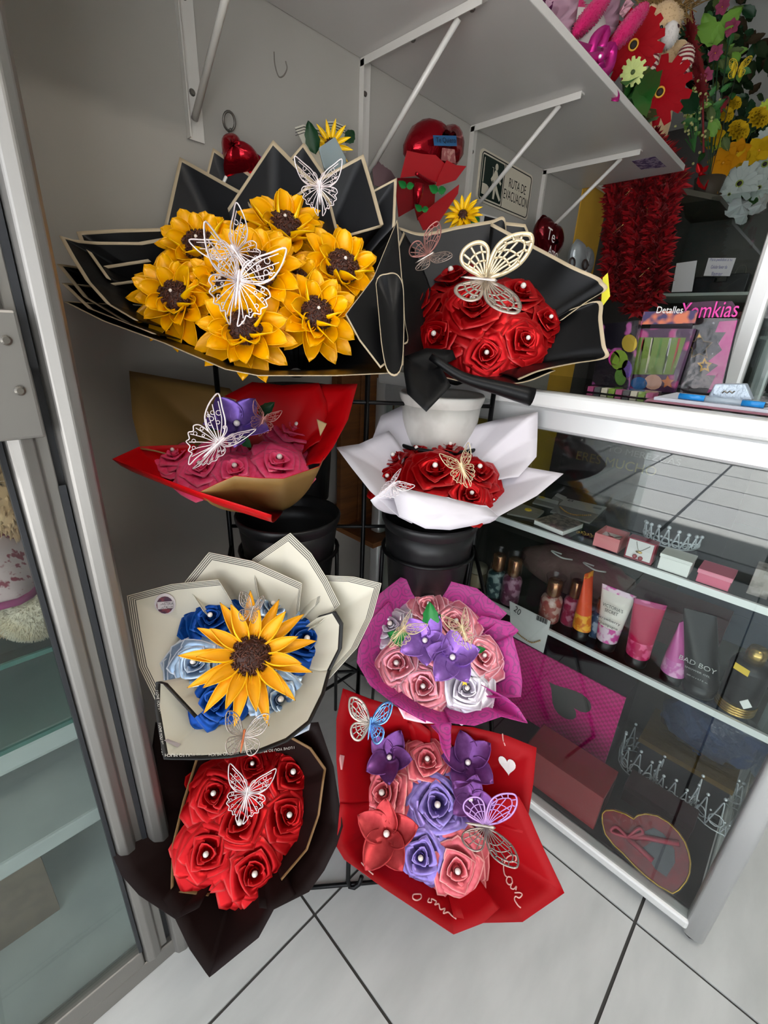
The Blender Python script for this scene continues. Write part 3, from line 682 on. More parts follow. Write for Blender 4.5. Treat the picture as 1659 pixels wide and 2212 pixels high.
# ================================================================ wire rack and buckets
RO = Vector((.40, .465, 0)); RR = Vector((.773, -.635, 0)); RB = Vector((.635, .773, 0))
def rk(r, b, z): return RO+RR*r+RB*b+Vector((0, 0, z))
M_wire = mat('black_wire', '#0d0d0e', .4, .3)
rack = thing('wire_rack', 'black wire plant rack holding the flower buckets in the corner', 'rack', rk(.04, .1, 0))
def wire(pts, r=.0042, name='wire', closed=False): return MB().tube(pts, r, 8, closed=closed).build(name, M_wire, rack, True)
for r in (-.24, .05, .31): wire([rk(r, .30, 0), rk(r, .30, 1.10)], .0052, 'upright')
for z in (1.02, .747, .338): wire([rk(-.24, .30, z), rk(.31, .30, z)], name='cross_wire')
for r in (-.24, .31):
    wire([rk(r, .30, .70), rk(r, .16, .62), rk(r, .02, .36), rk(r, -.08, .10), rk(r, -.02, .006)], .0046, 'side_wire')
wire([rk(-.10, 0, .006), rk(.17, 0, .006)], .0045, 'foot_rail')
wire([rk(.02, 0, .17), rk(.02, 0, .02), rk(.024, -.004, .005), rk(.034, -.006, .004), rk(.045, -.004, .012), rk(.05, 0, .03)], .005, 'foot_hook')
wire([rk(.02, 0, .17), rk(.035, .15, .33), rk(.05, .30, .338)], name='stay')
wire([rk(-.05, .30, .41), rk(.14, .30, .27)], name='brace'); wire([rk(-.05, .30, .27), rk(.14, .30, .41)], name='brace')
def ringw(c, rad, tilt=None, nm='bucket_ring'):
    c = Vector(c); return wire([c+Vector((cos(a)*rad, sin(a)*rad, 0)) for a in [2*pi*k/28 for k in range(28)]], .0042, nm, True)
M_bucket = mat('bucket_black', '#161617', .42, bump=(140, .06, .001))
def bucket(c, label, rim=.100, h=.25, base=.07, m=None, grp='black flower buckets on the rack'):
    c = Vector(c); M = Matrix.Translation(c)
    t = thing('flower_bucket', label, 'bucket', c-Vector((0, 0, h)), grp)
    b = .0025
    MB().lathe([(base, -h), (rim*.90, -.05), (rim*.93, -.02), (rim*.93-b, -.02), (rim*.90-b, -.05), (base-b, -h+.004)], M, 36).build('body', m or M_bucket, t, True)
    MB().lathe([(rim*.93, -.02), (rim*.985, -.008), (rim*1.0, 0), (rim*.97, .004), (rim*.93, -.004), (rim*.93-b, -.02)], M, 36, cap=False).build('rim', m or M_bucket, t, True)
    return t
BL, BR = Vector((.452, .692, .815)), Vector((.672, .512, .812))
bucket(BL, 'black plastic flower bucket under the pink rose bouquet', rim=.102); ringw(BL+Vector((0, 0, -.072)), .096)
bucket(BR, 'black plastic flower bucket under the white-wrapped red roses', rim=.100); ringw(BR+Vector((0, 0, -.072)), .094)
for B0 in (BL, BR):
    for sgn in (-1, 1):
        q = B0+Vector((0, 0, -.072))+RR*sgn*.095; wire([q, q+RB*.02+Vector((0, 0, -.2)), q+RB*.06+Vector((0, 0, -.5))], .004, 'stay')
BG = at(955, 852, .92)
bucket(BG, 'pale grey pot behind the white paper under the black-wrapped roses', rim=.088, h=.22, base=.058, m=mat('pot_grey', '#c9c6bf', .5, noise=(20, '#b3afa8', .45, .7)), grp=None)
ringw(BG+Vector((0, 0, -.10)), .09)
BS = at(640, 838, .97)
bucket(BS, 'black plastic flower bucket under the sunflower bouquet', rim=.09, h=.25); ringw(BS+Vector((0, 0, -.08)), .094)
# ================================================================ bouquets
# materials
M_blk = mat('black_paper', '#0b0b0c', .36, noise=(5, '#0e0e0f', .3, .7), spec=.22)
M_blkin = mat('charcoal_paper', '#232427', .45, noise=(3, '#1c1d20', .3, .7), spec=.35)
M_gold = mat('cream_border', '#b9a88c', .45, .15)
M_red = satin('satin_red', '#a80008', '#b2020c'); M_rededge = mat('gold_edge_red', '#b01414', .3, .3)
M_reddk = satin('satin_deep_red', '#a80008', '#b4010b')
BK = [M_blkin, M_gold, M_blk, M_gold]; BKD = [M_blk, M_gold, M_blk, M_gold]
BW = (.007, [(.007, 1)])
# ---- B1 sunflowers in black paper
b = Bouquet('big bouquet of yellow ribbon sunflowers in black paper with cream border', 570, 610, .78, 42, .24, npx=(640, 815, .90)); b.dome = .05
b.sheet([(445, 380, .05), (460, 319, .05), (545, 378, .06), (560, 420, .05)], BK, BW)
b.sheet([(620, 350, .055), (656, 308, .055), (702, 376, .055), (715, 420, .05)], BK, BW)
b.sheet([(354, 492, .02), (388, 339, .04), (518, 412, .045), (560, 470, .03)], BK, BW)
b.sheet([(805, 412, .04), (857, 384, .04), (853, 486, .03)], BK, BW)
b.sheet([(492, 450, .02), (590, 302, .035), (712, 428, .035), (730, 500, .02)], BK, BW)
b.sheet([(640, 420, .02), (690, 385, .03), (785, 333, .03), (808, 410, .025), (828, 484, .015), (700, 520, 0)], BK, BW)
b.sheet([(480, 480, .0), (370, 492, -.01), (250, 495, -.05), (165, 500, -.07), (172, 518, -.075), (230, 600, -.08)], BKD, BW)
b.sheet([(430, 500, -.02), (300, 523, -.05), (200, 522, -.08), (158, 518, -.09), (128, 509, -.10), (152, 552, -.105), (185, 605, -.11), (230, 655, -.12), (290, 690, -.13)], BKD, BW)
b.sheet([(320, 560, -.05), (190, 580, -.075), (123, 570, -.075), (180, 640, -.09), (280, 700, -.11)], BKD, BW)
b.sheet([(330, 600, -.06), (200, 618, -.08), (133, 611, -.08), (190, 665, -.10), (330, 720, -.13)], BKD, BW)
b.sheet([(330, 660, -.06), (190, 655, -.09), (138, 651, -.09), (220, 692, -.12), (350, 739, -.145), (486, 797, -.16), (558, 811, -.165), (727, 811, -.155), (838, 806, -.12), (871, 788, -.10), (873, 700, -.06), (862, 600, -.02), (860, 480, .02)], BKD, (.005, [(.005, 1)]), seg=5)
b.flap([(858, 474, -.01), (806, 600, -.05), (746, 679, -.10), (776, 735, -.11), (822, 795, -.12), (866, 760, -.10), (872, 640, -.06)], [M_blk, M_gold, M_blk, M_gold], .003, bow=.012)
b.flap([(812, 612, -.09), (838, 590, -.09), (862, 596, -.085), (872, 640, -.09), (868, 790, -.12), (840, 806, -.13), (824, 740, -.12)], [M_blk, M_gold, M_blk, M_gold], .002, bow=.016, smooth=True)
for x, y, r, h in [(432, 535, 108, .0), (614, 494, 110, .0), (380, 645, 108, -.005), (557, 585, 122, .02), (737, 580, 112, .0), (683, 680, 110, .0), (528, 710, 112, .01), (480, 615, 90, .0), (640, 610, 85, -.01), (700, 530, 75, -.02)]:
    p, n, rr_ = b.place(x, y, r, h, .42)
    n = (n*.95+(CAM-p).normalized()*.18).normalized()
    sunflower_ribbon(b.root, p-n*rr_*.2, n, rr_, .33)
b.fly(514, 608, 88, 6, d=.585, d1=8, d2=38)
b.fly(510, 545, 66, -35, d=.64, d1=30, d2=12)
b.fly(690, 405, 50, -2, d=.70, d1=18, d2=18)
# ---- B2 red roses in black paper
b = Bouquet('bouquet of red satin roses in black cream-edged paper above the counter', 1050, 680, .90, 38, .16, npx=(975, 832, .93)); b.dome = .035
b.sheet([(860, 490, .03), (913, 503, .04), (989, 488, .05), (1060, 476, .05), (1090, 471, .05), (1092, 540, .03)], BK, BW, smooth=True)
b.sheet([(1080, 478, .06), (1135, 484, .06), (1150, 520, .05)], BK, BW)
b.sheet([(1060, 480, .03), (1120, 512, .02), (1191, 549, 0), (1240, 575, -.02), (1292, 598, -.03), (1303, 609, -.035), (1311, 624, -.035), (1270, 650, -.03), (1215, 690, -.02)], BKD, BW, smooth=True)
b.sheet([(1235, 668, -.02), (1297, 650, -.04), (1301, 690, -.05), (1308, 745, -.06), (1312, 772, -.065), (1240, 785, -.08), (1170, 800, -.09), (1120, 820, -.10)], BKD, BW, smooth=True)
b.sheet([(872, 500, .03), (850, 560, .01), (845, 650, -.02), (850, 740, -.05), (880, 790, -.07), (960, 815, -.09), (1040, 830, -.10), (1130, 826, -.10), (1200, 800, -.08)], BKD, (.004, [(.004, 1)]), smooth=True)
b.flap([(832, 592, -.05), (852, 586, -.05), (869, 604, -.055), (874, 690, -.07), (880, 740, -.08), (845, 730, -.07), (818, 650, -.05)], BKD, .002, bow=.014, smooth=True)
b.flap([(873, 770, -.10), (920, 752, -.10), (978, 756, -.10), (985, 775, -.105), (950, 790, -.12), (974, 833, -.14), (921, 889, -.16), (880, 850, -.15), (872, 800, -.13)], [M_blk, M_gold, M_blk, M_gold], 0, bow=.012)
for pts in ([(930, 770), (1000, 815), (1080, 838), (1150, 858)],):
    cp = [at(x, y, .90-.12) for x, y in pts]; MB().tube(curve(cp, 4), [.006+.010*k/12 for k in range(13)], 12).build('rolled_edge', M_blk, b.root, True)
for x, y, r, h in [(892, 648, 56, -.01), (975, 587, 74, .0), (1128, 622, 74, .0), (1188, 686, 54, -.01), (1021, 648, 78, .025), (939, 722, 68, 0), (1139, 731, 60, 0), (1051, 762, 64, .0)]: b.rose(x, y, r, M_red, M_rededge, h, .7)
b.fly(1050, 604, 88, 96, d=.78, kind='lace', m1=M_bflyd, m2=M_bflyg, d1=52, d2=8)
b.fly(925, 552, 50, 60, d=.85, kind='net', m1=M_bflyd, m2=M_bflyk, d1=60, d2=20)
# ---- B3 pink roses, red and kraft paper
M_redpaper = mat('red_paper', '#b8020a', .42, spec=.25); M_kraft = mat('kraft_gold_paper', '#8a6a38', .5, .15, noise=(4, '#7a5c2e', .3, .7)); M_kraftl = mat('kraft_light', '#c9a878', .5)
M_pink = satin('satin_hot_pink', '#f04070', '#f65a86', .1); M_pinkedge = mat('pink_edge', '#e0607f', .3, .2); M_purple = satin('satin_purple', '#7e5eb0', '#8e70c0'); M_purplein = satin('satin_purple_deep', '#6f50a2', '#7e60b0')
b = Bouquet('bouquet of hot pink satin roses wrapped in red and kraft paper', 530, 965, .80, 66, .135, npx=(612, 1105, .90)); b.dome = .03
KR = [M_kraft, M_redpaper]; RK = [M_redpaper, M_redpaper]; RD = [M_redpaper, M_redpaper]
b.sheet([(304, 970, -.05), (286, 900, -.02), (279, 801, .02), (400, 822, .05), (496, 839, .07), (520, 870, .06)], KR, kd=.1)
b.sheet([(690, 830, .05), (772, 829, .04), (752, 905, .02), (720, 965, -.01), (694, 1000, -.04)], RD, kd=.1)
b.sheet([(482, 857, .03), (545, 825, .045), (610, 832, .05), (689, 827, .045), (706, 870, .04), (708, 916, .04), (700, 950, .02)], RK, kd=.1)
b.flap([(482, 856, .03), (512, 864, .035), (496, 880, .03)], [M_kraftl, M_kraftl])
b.flap([(684, 905, .0), (706, 915, .0), (692, 942, -.005)], [M_kraftl, M_kraftl])
b.sheet([(420, 960, -.03), (300, 965, -.05), (243, 991, -.12), (330, 1025, -.16), (430, 1062, -.19), (520, 1090, -.20), (587, 1112, -.19)], RD, kd=.4, kf=.9)
b.sheet([(433, 1061, -.19), (470, 1043, -.20), (507, 1027, -.205), (560, 1032, -.20), (612, 1033, -.19), (689, 1007, -.15), (700, 985, -.09)], [M_redpaper, M_kraft], kd=.5, kf=.92)
for x, y, r, h in [(374, 974, 52, -.01), (520, 892, 50, -.01), (606, 890, 46, -.01), (640, 920, 66, .0), (432, 1003, 64, 0), (507, 1008, 68, 0), (603, 990, 74, .01), (470, 965, 58, -.01)]: b.rose(x, y, r, M_pink, M_pinkedge, h, .3)
p, n, r = b.place(512, 918, 72, .035); lily(b.root, p, (n+(CAM-p).normalized()*.6).normalized(), r, M_purple, M_purplein, .5)
for x0_, y0_, x1_, y1_ in [(560, 896, 594, 868), (470, 930, 440, 905), (520, 945, 544, 968)]:
    p, n, r = b.place(x0_, y0_, 10, .035); leaf(b.root, p, at(x1_, y1_, depth(p)-.01), (CAM-p), M_leafd)
b.fly(472, 958, 74, 48, d=.665, d1=68, d2=6)
b.fly(568, 908, 34, 20, d=.73, m1=M_bflyk, d1=30, d2=30)
# ---- B4 red roses in white paper
M_wpaper = mat('white_tissue', '#d9d4da', .5, noise=(3, '#cfc9cf', .3, .7), bump=(14, .25, .004))
b = Bouquet('bouquet of red satin roses wrapped in white paper', 955, 1010, .85, 64, .125, npx=(930, 1110, .91), limX=XC-.028); b.dome = .03
WP = [M_wpaper, M_wpaper]
b.sheet([(800, 960, .03), (823, 898, .07), (860, 880, .09), (899, 860, .10), (955, 885, .10), (1012, 911, .08), (1020, 960, .05)], WP, kd=.1)
b.sheet([(960, 950, .05), (995, 926, .06), (1080, 905, .06), (1162, 890, .05), (1161, 940, .03), (1159, 986, .01), (1120, 1030, -.02)], WP, kd=.1)
b.sheet([(1100, 1000, .02), (1148, 1011, .0), (1217, 1023, -.03), (1160, 1070, -.06), (1078, 1114, -.09), (1040, 1120, -.10)], WP, kd=.2)
b.sheet([(840, 930, .04), (776, 959, .01), (727, 966, -.02), (760, 1010, -.05), (800, 1060, -.08), (862, 1116, -.11), (890, 1130, -.115)], WP, kd=.2)
b.sheet([(800, 1080, -.09), (843, 1048, -.11), (900, 1072, -.12), (969, 1074, -.125), (1010, 1090, -.125), (1051, 1092, -.12), (1078, 1114, -.11)], WP, kd=.5, kf=.9)
b.flap([(843, 1049, -.115), (969, 1075, -.125), (1052, 1095, -.12), (1077, 1116, -.12), (1030, 1134, -.13), (972, 1145, -.135), (919, 1142, -.135), (862, 1115, -.12)], WP, bow=-.012)
for x, y, r, h in [(850, 985, 60, -.01), (972, 962, 56, -.01), (838, 1030, 56, -.01), (1035, 1010, 64, 0), (940, 1008, 72, .01), (925, 1048, 60, -.01), (1018, 1066, 58, .0), (1066, 1080, 26, -.02), (900, 970, 50, -.015)]: b.rose(x, y, r, M_reddk, M_rededge, h, .5)
b.fly(998, 1010, 44, -20, d=.74, d1=48, d2=40, m1=M_bflyg)
b.fly(846, 1046, 36, 50, d=.71, d1=20, d2=70, m1=M_bfly)
# ---- B5 blue roses and one sunflower in cream paper
M_crm = mat('cream_paper', '#d8d3c2', .5, noise=(3, '#cfcaba', .3, .7)); M_line = mat('grey_line', '#4a4843', .6); M_rib = mat('black_ribbon', '#151312', .4)
M_blue = satin('satin_royal_blue', '#043a8a', '#08469a'); M_blueedge = mat('blue_edge', '#0d4c9c', .3, .2); M_lblue = satin('satin_ice_blue', '#93acca', '#a5bcd6'); M_lblueedge = mat('ice_edge', '#d3dcea', .3, .2)
CR = [M_crm, M_line, M_crm, M_line]
l_ = .0016
LB = (.01, [(l_, 0), (l_, 1)]*4)
LBK = (.008, [(.0085, 1)])
CK = [M_crm, M_rib, M_crm, M_rib]
b = Bouquet('cream-wrapped bouquet of one yellow sunflower ringed by blue roses', 550, 1420, .735, 50, .16, npx=(600, 1400, .93)); b.dome = .02
b.sheet([(560, 1290, .01), (545, 1208, .01), (627, 1151, .01), (672, 1195, .01), (706, 1249, .01), (734, 1306, .01), (690, 1345, .01)], CR, LB, kd=.2)
b.sheet([(690, 1300, .02), (704, 1243, .02), (765, 1246, .02), (824, 1260, .015), (805, 1330, .0), (772, 1398, -.02), (711, 1466, -.03)], CR, LB, kd=.2)
b.sheet([(440, 1320, .0), (399, 1257, .0), (451, 1193, .0), (545, 1212, .0), (652, 1260, .0), (645, 1320, .0)], CR, LB, kd=.2)
b.sheet([(335, 1512, -.05), (300, 1440, -.03), (285, 1360, -.02), (274, 1287, -.02), (370, 1262, -.01), (471, 1252, -.01), (500, 1300, -.01)], CR, LB, kd=.15)
b.sheet([(712, 1452, -.03), (738, 1400, -.02), (741, 1346, -.01), (725, 1320, 0), (690, 1330, .01)], CK, LBK, kd=.25)
b.sheet([(420, 1551, -.08), (352, 1478, -.08), (337, 1474, -.08), (335, 1530, -.09), (345, 1590, -.10), (354, 1640, -.11), (430, 1641, -.12), (493, 1637, -.12), (560, 1626, -.12), (620, 1602, -.115), (670, 1562, -.10), (700, 1500, -.06), (714, 1448, -.03)], CK, LBK, kd=.3)
for x, y, r, mt, e in [(455, 1330, 60, M_blue, M_blueedge), (590, 1304, 62, M_lblue, M_lblueedge), (662, 1380, 72, M_blue, M_blueedge), (606, 1510, 74, M_lblue, M_lblueedge), (466, 1512, 72, M_blue, M_blueedge), (418, 1430, 66, M_lblue, M_lblueedge)]: b.rose(x, y, r*1.1, mt, e, 0, .25)
p, n, r = b.place(542, 1418, 138, .035, .1); sunflower_kanzashi(b.root, p, (n+(CAM-p).normalized()*.5).normalized(), r)
b.fly(526, 1590, 52, 10, d=.60, kind='net', m1=M_bflyd, d1=25, d2=35, body=mat('orange_body', '#c8693a', .5))
b.fly(545, 1318, 38, 15, d=.66, kind='net', m1=M_bflyd, d1=62, d2=30)
pts = [(357+23*cos(a), 1303+23*sin(a)) for a in [2*pi*k/16 for k in range(16)]]
b.decal('round_sticker', pts, mat('sticker_white', '#d8cfd2', .5)); 
b.decal('sticker_wreath', [(357+18*cos(a), 1304+18*sin(a)) for a in [2*pi*k/16 for k in range(16)]], mat('sticker_plum', '#4a2f45', .5, noise=(120, '#8a3f4a', .4, .6)), .0034)
b.decal('sticker_band', [(341, 1297), (375, 1295), (376, 1309), (342, 1312)], mat('sticker_white', '#d8cfd2'), .0046)
m = MB()
for tx, yy in (('FLORISTERIA', 1299.5), ('& DETALLES', 1306.5)):
    c_, n_ = b.hit(358.5, yy, .006); text(m, tx, c_, RGT*.026, -DWN*.0045)
m.build('sticker_text', M_ink, b.root)
b.decal('care_label', [(352, 1600), (360, 1597), (392, 1610), (384, 1617)], mat('label_grey', '#a79c9c', .5))
m = MB()
for i in range(3):   # ribbon lettering along the black border
    a_, _ = b.hit(405+95*i, 1634-(0 if i < 1 else 4+10*(i-1)), .002); text(m, 'I LOVE YOU SO MUCH', a_, -RGT*.062+DWN*.004*(i), DWN*.0042)
for i in range(2):
    a_, _ = b.hit(341+6*i, 1525+72*i, .002); text(m, 'I LOVE YOU SO MUCH', a_, DWN*.045+RGT*.005, RGT*.0038)
m.build('ribbon_lettering', mat('ribbon_print', '#b9b3a8', .6), b.root)
# ---- B6 pink, white and purple flowers in pink tissue
def tissue(name):
    m = bpy.data.materials.new(name); m.use_nodes = True; nt = m.node_tree; nt.nodes.clear(); N = nt.nodes.new; Lk = nt.links.new
    out = N('ShaderNodeOutputMaterial'); tc = N('ShaderNodeTexCoord'); vo = N('ShaderNodeTexVoronoi'); vo.inputs['Scale'].default_value = 26
    wv = N('ShaderNodeMath'); wv.operation = 'SINE'; mu = N('ShaderNodeMath'); mu.operation = 'MULTIPLY'; mu.inputs[1].default_value = 34
    no = N('ShaderNodeTexNoise'); no.inputs['Scale'].default_value = 70; ad = N('ShaderNodeMath'); ad.operation = 'ADD'
    rp = N('ShaderNodeValToRGB'); rp.color_ramp.elements[0].position = .35; rp.color_ramp.elements[0].color = lin('#e252b2'); rp.color_ramp.elements[1].position = .75; rp.color_ramp.elements[1].color = lin('#bc569e')
    Lk(tc.outputs['Object'], vo.inputs['Vector']); Lk(tc.outputs['Object'], no.inputs['Vector']); Lk(vo.outputs['Distance'], mu.inputs[0]); Lk(mu.outputs[0], ad.inputs[0]); 
    m2 = N('ShaderNodeMath'); m2.operation = 'MULTIPLY'; m2.inputs[1].default_value = 11; Lk(no.outputs[0], m2.inputs[0]); Lk(m2.outputs[0], ad.inputs[1]); Lk(ad.outputs[0], wv.inputs[0]); Lk(wv.outputs[0], rp.inputs[0])
    pb = N('ShaderNodeBsdfPrincipled'); pb.inputs['Roughness'].default_value = .45; tl = N('ShaderNodeBsdfTranslucent'); mx = N('ShaderNodeMixShader'); mx.inputs[0].default_value = .4
    Lk(rp.outputs[0], pb.inputs['Base Color']); Lk(rp.outputs[0], tl.inputs['Color']); Lk(pb.outputs[0], mx.inputs[1]); Lk(tl.outputs[0], mx.inputs[2])
    tp = N('ShaderNodeBsdfTransparent'); tp.inputs[0].default_value = lin('#f090d0'); mz = N('ShaderNodeMixShader'); mz.inputs[0].default_value = .12; Lk(mx.outputs[0], mz.inputs[1]); Lk(tp.outputs[0], mz.inputs[2]); Lk(mz.outputs[0], out.inputs[0])
    return m
M_tis = tissue('pink_tissue'); TI = [M_tis, M_tis]
M_lpink = satin('satin_pale_pink', '#dd7f8c', '#e893a0'); M_lpinke = mat('pale_pink_edge', '#f2c0c8', .3, .2); M_wht = satin('satin_white', '#cdc5d2', '#dcd5e0'); M_whte = mat('white_edge', '#f0ecf4', .3, .2)
M_lav = satin('satin_lavender', '#8e62b4', '#a078c4'); M_lavin = satin('satin_lavender_deep', '#8458aa', '#946abc')
b = Bouquet('bouquet of pale pink and white roses with purple flowers in pink tissue', 940, 1420, .83, 50, .14, drop=(.06, .08, -.17), limX=XC-.028); b.dome = .03
b.sheet([(790, 1360, .0), (820, 1283, .03), (866, 1247, .05), (894, 1259, .05), (974, 1256, .05), (1030, 1271, .04), (1095, 1325, .01), (1050, 1365, .01)], TI, kd=.35)
b.sheet([(1040, 1330, .02), (1101, 1344, .0), (1120, 1362, -.01), (1107, 1374, -.01), (1122, 1430, -.02), (1128, 1473, -.03), (1125, 1505, -.04), (1060, 1507, -.05)], TI, kd=.4)
b.sheet([(840, 1300, .03), (800, 1340, .0), (775, 1400, -.03), (771, 1430, -.04), (800, 1480, -.06), (866, 1531, -.09), (920, 1560, -.10)], TI, kd=.5)
b.sheet([(1040, 1480, -.04), (1095, 1508, -.06), (1120, 1530, -.065), (1140, 1562, -.07), (1083, 1547, -.08), (1025, 1567, -.09), (974, 1561, -.10), (974, 1575, -.10), (900, 1548, -.10), (840, 1510, -.09)], TI, kd=.4)
b.flap([(930, 1566, -.10), (973, 1560, -.10), (974, 1600, -.12), (971, 1645, -.14), (955, 1618, -.13), (948, 1585, -.12)], TI, bow=.006)
for x, y, r, mt, e in [(926, 1305, 46, M_lpink, M_lpinke), (985, 1342, 56, M_lpink, M_lpinke), (843, 1348, 60, M_wht, M_whte), (1046, 1416, 50, M_lpink, M_lpinke), (857, 1432, 62, M_lpink, M_lpinke), (914, 1482, 62, M_lpink, M_lpinke), (1008, 1486, 60, M_wht, M_whte)]: b.rose(x, y, r*1.1, mt, e, 0, .3)
for x, y, r, sp_ in [(918, 1384, 60, .4), (977, 1420, 66, .9)]:
    p, n, rr_ = b.place(x, y, r, .035); lily(b.root, p, (n+(CAM-p).normalized()*.6).normalized(), rr_, M_lav, M_lavin, sp_)
for x0_, y0_, x1_, y1_ in [(932, 1360, 928, 1298), (938, 1350, 952, 1325), (890, 1390, 835, 1366), (1020, 1405, 1050, 1402)]:
    p, n, r = b.place(x0_, y0_, 10, .04); leaf(b.root, p, at(x1_, y1_, depth(p)-.01), (CAM-p), M_leaf)
b.fly(868, 1360, 44, 40, d=.69, m1=M_bflyg, d1=40, d2=75)
b.fly(1000, 1360, 42, -20, d=.70, m1=M_bflyg, d1=60, d2=40)
p, n, r = b.place(1004, 1474, 10, .05)
MB().prism([p+(RGT*cos(a)-DWN*sin(a))*(.0065 if k % 2 == 0 else .003) for k, a in enumerate([2*pi*k/10+.3 for k in range(10)])], FWD*.001).build('gold_star', mat('gold_foil', '#c9992f', .25, .8), b.root)
# ---- B7 red roses in dark brown-black paper
M_brn = mat('dark_brown_paper', '#180806', .6, noise=(3, '#130605', .3, .7), spec=.2); M_kb = mat('kraft_band', '#7a5a34', .45, .2)
DB = [M_brn, M_brn]; DBK = [M_brn, M_kb, M_brn, M_kb]
b = Bouquet('bouquet of red satin roses in dark brown paper near the floor', 535, 1780, .76, 52, .15, drop=(.13, .15, -.10)); b.dome = .03
b.sheet([(420, 1580, .05), (336, 1560, .03), (326, 1640, .0), (326, 1702, -.01), (231, 1794, -.04), (240, 1840, -.05), (262, 1890, -.06), (300, 1933, -.07), (379, 1985, -.09), (430, 1960, -.09)], DB, kd=.28, kf=.62)
b.sheet([(600, 1570, .05), (687, 1560, .05), (720, 1656, .02), (740, 1785, -.02), (727, 1826, -.035), (700, 1880, -.05), (667, 1926, -.065), (591, 1964, -.08), (560, 1960, -.08)], DB, kd=.28, kf=.62, smooth=False)
b.sheet([(350, 1940, -.07), (379, 1985, -.09), (410, 2050, -.10), (452, 2111, -.11), (505, 2068, -.11), (558, 2025, -.105), (591, 1964, -.09), (640, 1930, -.07)], DB, kd=.28, kf=.62)
b.sheet([(440, 1600, .04), (422, 1643, .03), (395, 1730, .0), (372, 1825, -.03), (369, 1925, -.055), (450, 1935, -.06)], DBK, (.006, [(.006, 1)]), kd=.38, kf=.6)
b.sheet([(560, 1590, .05), (631, 1592, .04), (672, 1615, .03), (704, 1660, .01), (700, 1685, .0), (690, 1760, -.01), (664, 1836, -.03), (608, 1902, -.05)], DBK, (.006, [(.006, 1)]), kd=.38, kf=.6)
for x, y, r in [(545, 1650, 52), (462, 1714, 66), (632, 1668, 68), (624, 1760, 68), (518, 1776, 74), (446, 1844, 70), (550, 1886, 72)]: b.rose(x, y, r*1.06, M_red, M_rededge, 0, .35)
b.fly(533, 1715, 52, 12, d=.62, d1=12, d2=22)
# ---- B8 coral and lavender flowers in red printed paper
M_rp2 = mat('red_gift_paper', '#98000a', .5, noise=(2, '#a4020e', .3, .7), spec=.2); M_print = mat('pink_print', '#e8b6ac', .5)
M_coral = satin('satin_coral', '#cc5560', '#d86a72', .4); M_corale = mat('coral_edge', '#eb9a98', .3, .2); M_lv2 = satin('satin_lilac', '#7a64ac', '#8e7cbc'); M_lv2e = mat('lilac_edge', '#9a86cc', .25, .3); M_cordk = satin('satin_coral_deep', '#a02c30', '#b03a3c'); M_vio = satin('satin_violet', '#74407f', '#834e90'); M_vioin = satin('satin_violet_deep', '#663874', '#744484')
b = Bouquet('bouquet of coral and lavender flowers in red paper printed with love', 930, 1775, .78, 52, .15, drop=(.10, .12, -.10), limX=XC-.028); b.dome = .025
R8 = [M_rp2, M_rp2]
b.sheet([(735, 1740, -.03), (727, 1640, .0), (727, 1554, .03), (741, 1487, .05), (800, 1510, .06), (869, 1531, .06), (930, 1580, .05)], R8, kd=.24, kf=.62)
b.sheet([(880, 1560, .06), (950, 1565, .06), (1021, 1571, .05), (1095, 1589, .04), (1159, 1615, .02), (1152, 1690, .0), (1141, 1762, -.02), (1128, 1800, -.03)], R8, kd=.24, kf=.62)
b.sheet([(735, 1735, -.03), (727, 1828, -.05), (744, 1856, -.06), (832, 1920, -.08), (900, 1965, -.09), (980, 2018, -.10), (1044, 1993, -.10), (1080, 1960, -.09)], R8, kd=.24, kf=.62)
b.sheet([(980, 1980, -.085), (1044, 1993, -.09), (1129, 1991, -.09), (1219, 1929, -.075), (1176, 1838, -.055), (1140, 1755, -.03), (1120, 1720, -.02)], R8, kd=.24, kf=.62)
for x, y, r, mt, e in [(923, 1640, 60, M_coral, M_corale), (826, 1712, 70, M_coral, M_corale), (945, 1738, 76, M_lv2, M_lv2e), (909, 1852, 66, M_lv2, M_lv2e), (988, 1880, 72, M_coral, M_corale)]: b.rose(x, y, r*1.1, mt, e, 0, .3)
for x, y, r, mo, mi_, sp_, h in [(842, 1637, 58, M_vio, M_vioin, .3, 0), (1010, 1648, 62, M_vio, M_vioin, 1.0, 0), (1016, 1727, 54, M_vio, M_vioin, .5, 0), (836, 1800, 72, M_coral, M_cordk, .75, .05)]:
    p, n, rr_ = b.place(x, y, r, h); lily(b.root, p, (n+(CAM-p).normalized()*.5).normalized(), rr_, mo, mi_, sp_)
b.fly(800, 1563, 52, 8, d=.72, kind='lace', m1=M_bflyb, m2=M_bflyd, d1=40, d2=8)
b.fly(1050, 1785, 72, 100, d=.655, kind='net', m1=M_bflyd, m2=M_bflyp, d1=35, d2=25)
hp = [(1097+20*(16*sin(t)**3)/16*.95 - 6*(13*cos(t)-5*cos(2*t)-2*cos(3*t)-cos(4*t))/16*.5, 1652-22*(13*cos(t)-5*cos(2*t)-2*cos(3*t)-cos(4*t))/16 + 7*(16*sin(t)**3)/16) for t in [2*pi*k/28 for k in range(28)]]
b.decal('printed_heart', hp, mat('print_white', '#eee8e6', .5))
S = lambda L: [(690+x/2.9625, 1470+y/2.9625) for x, y in L]
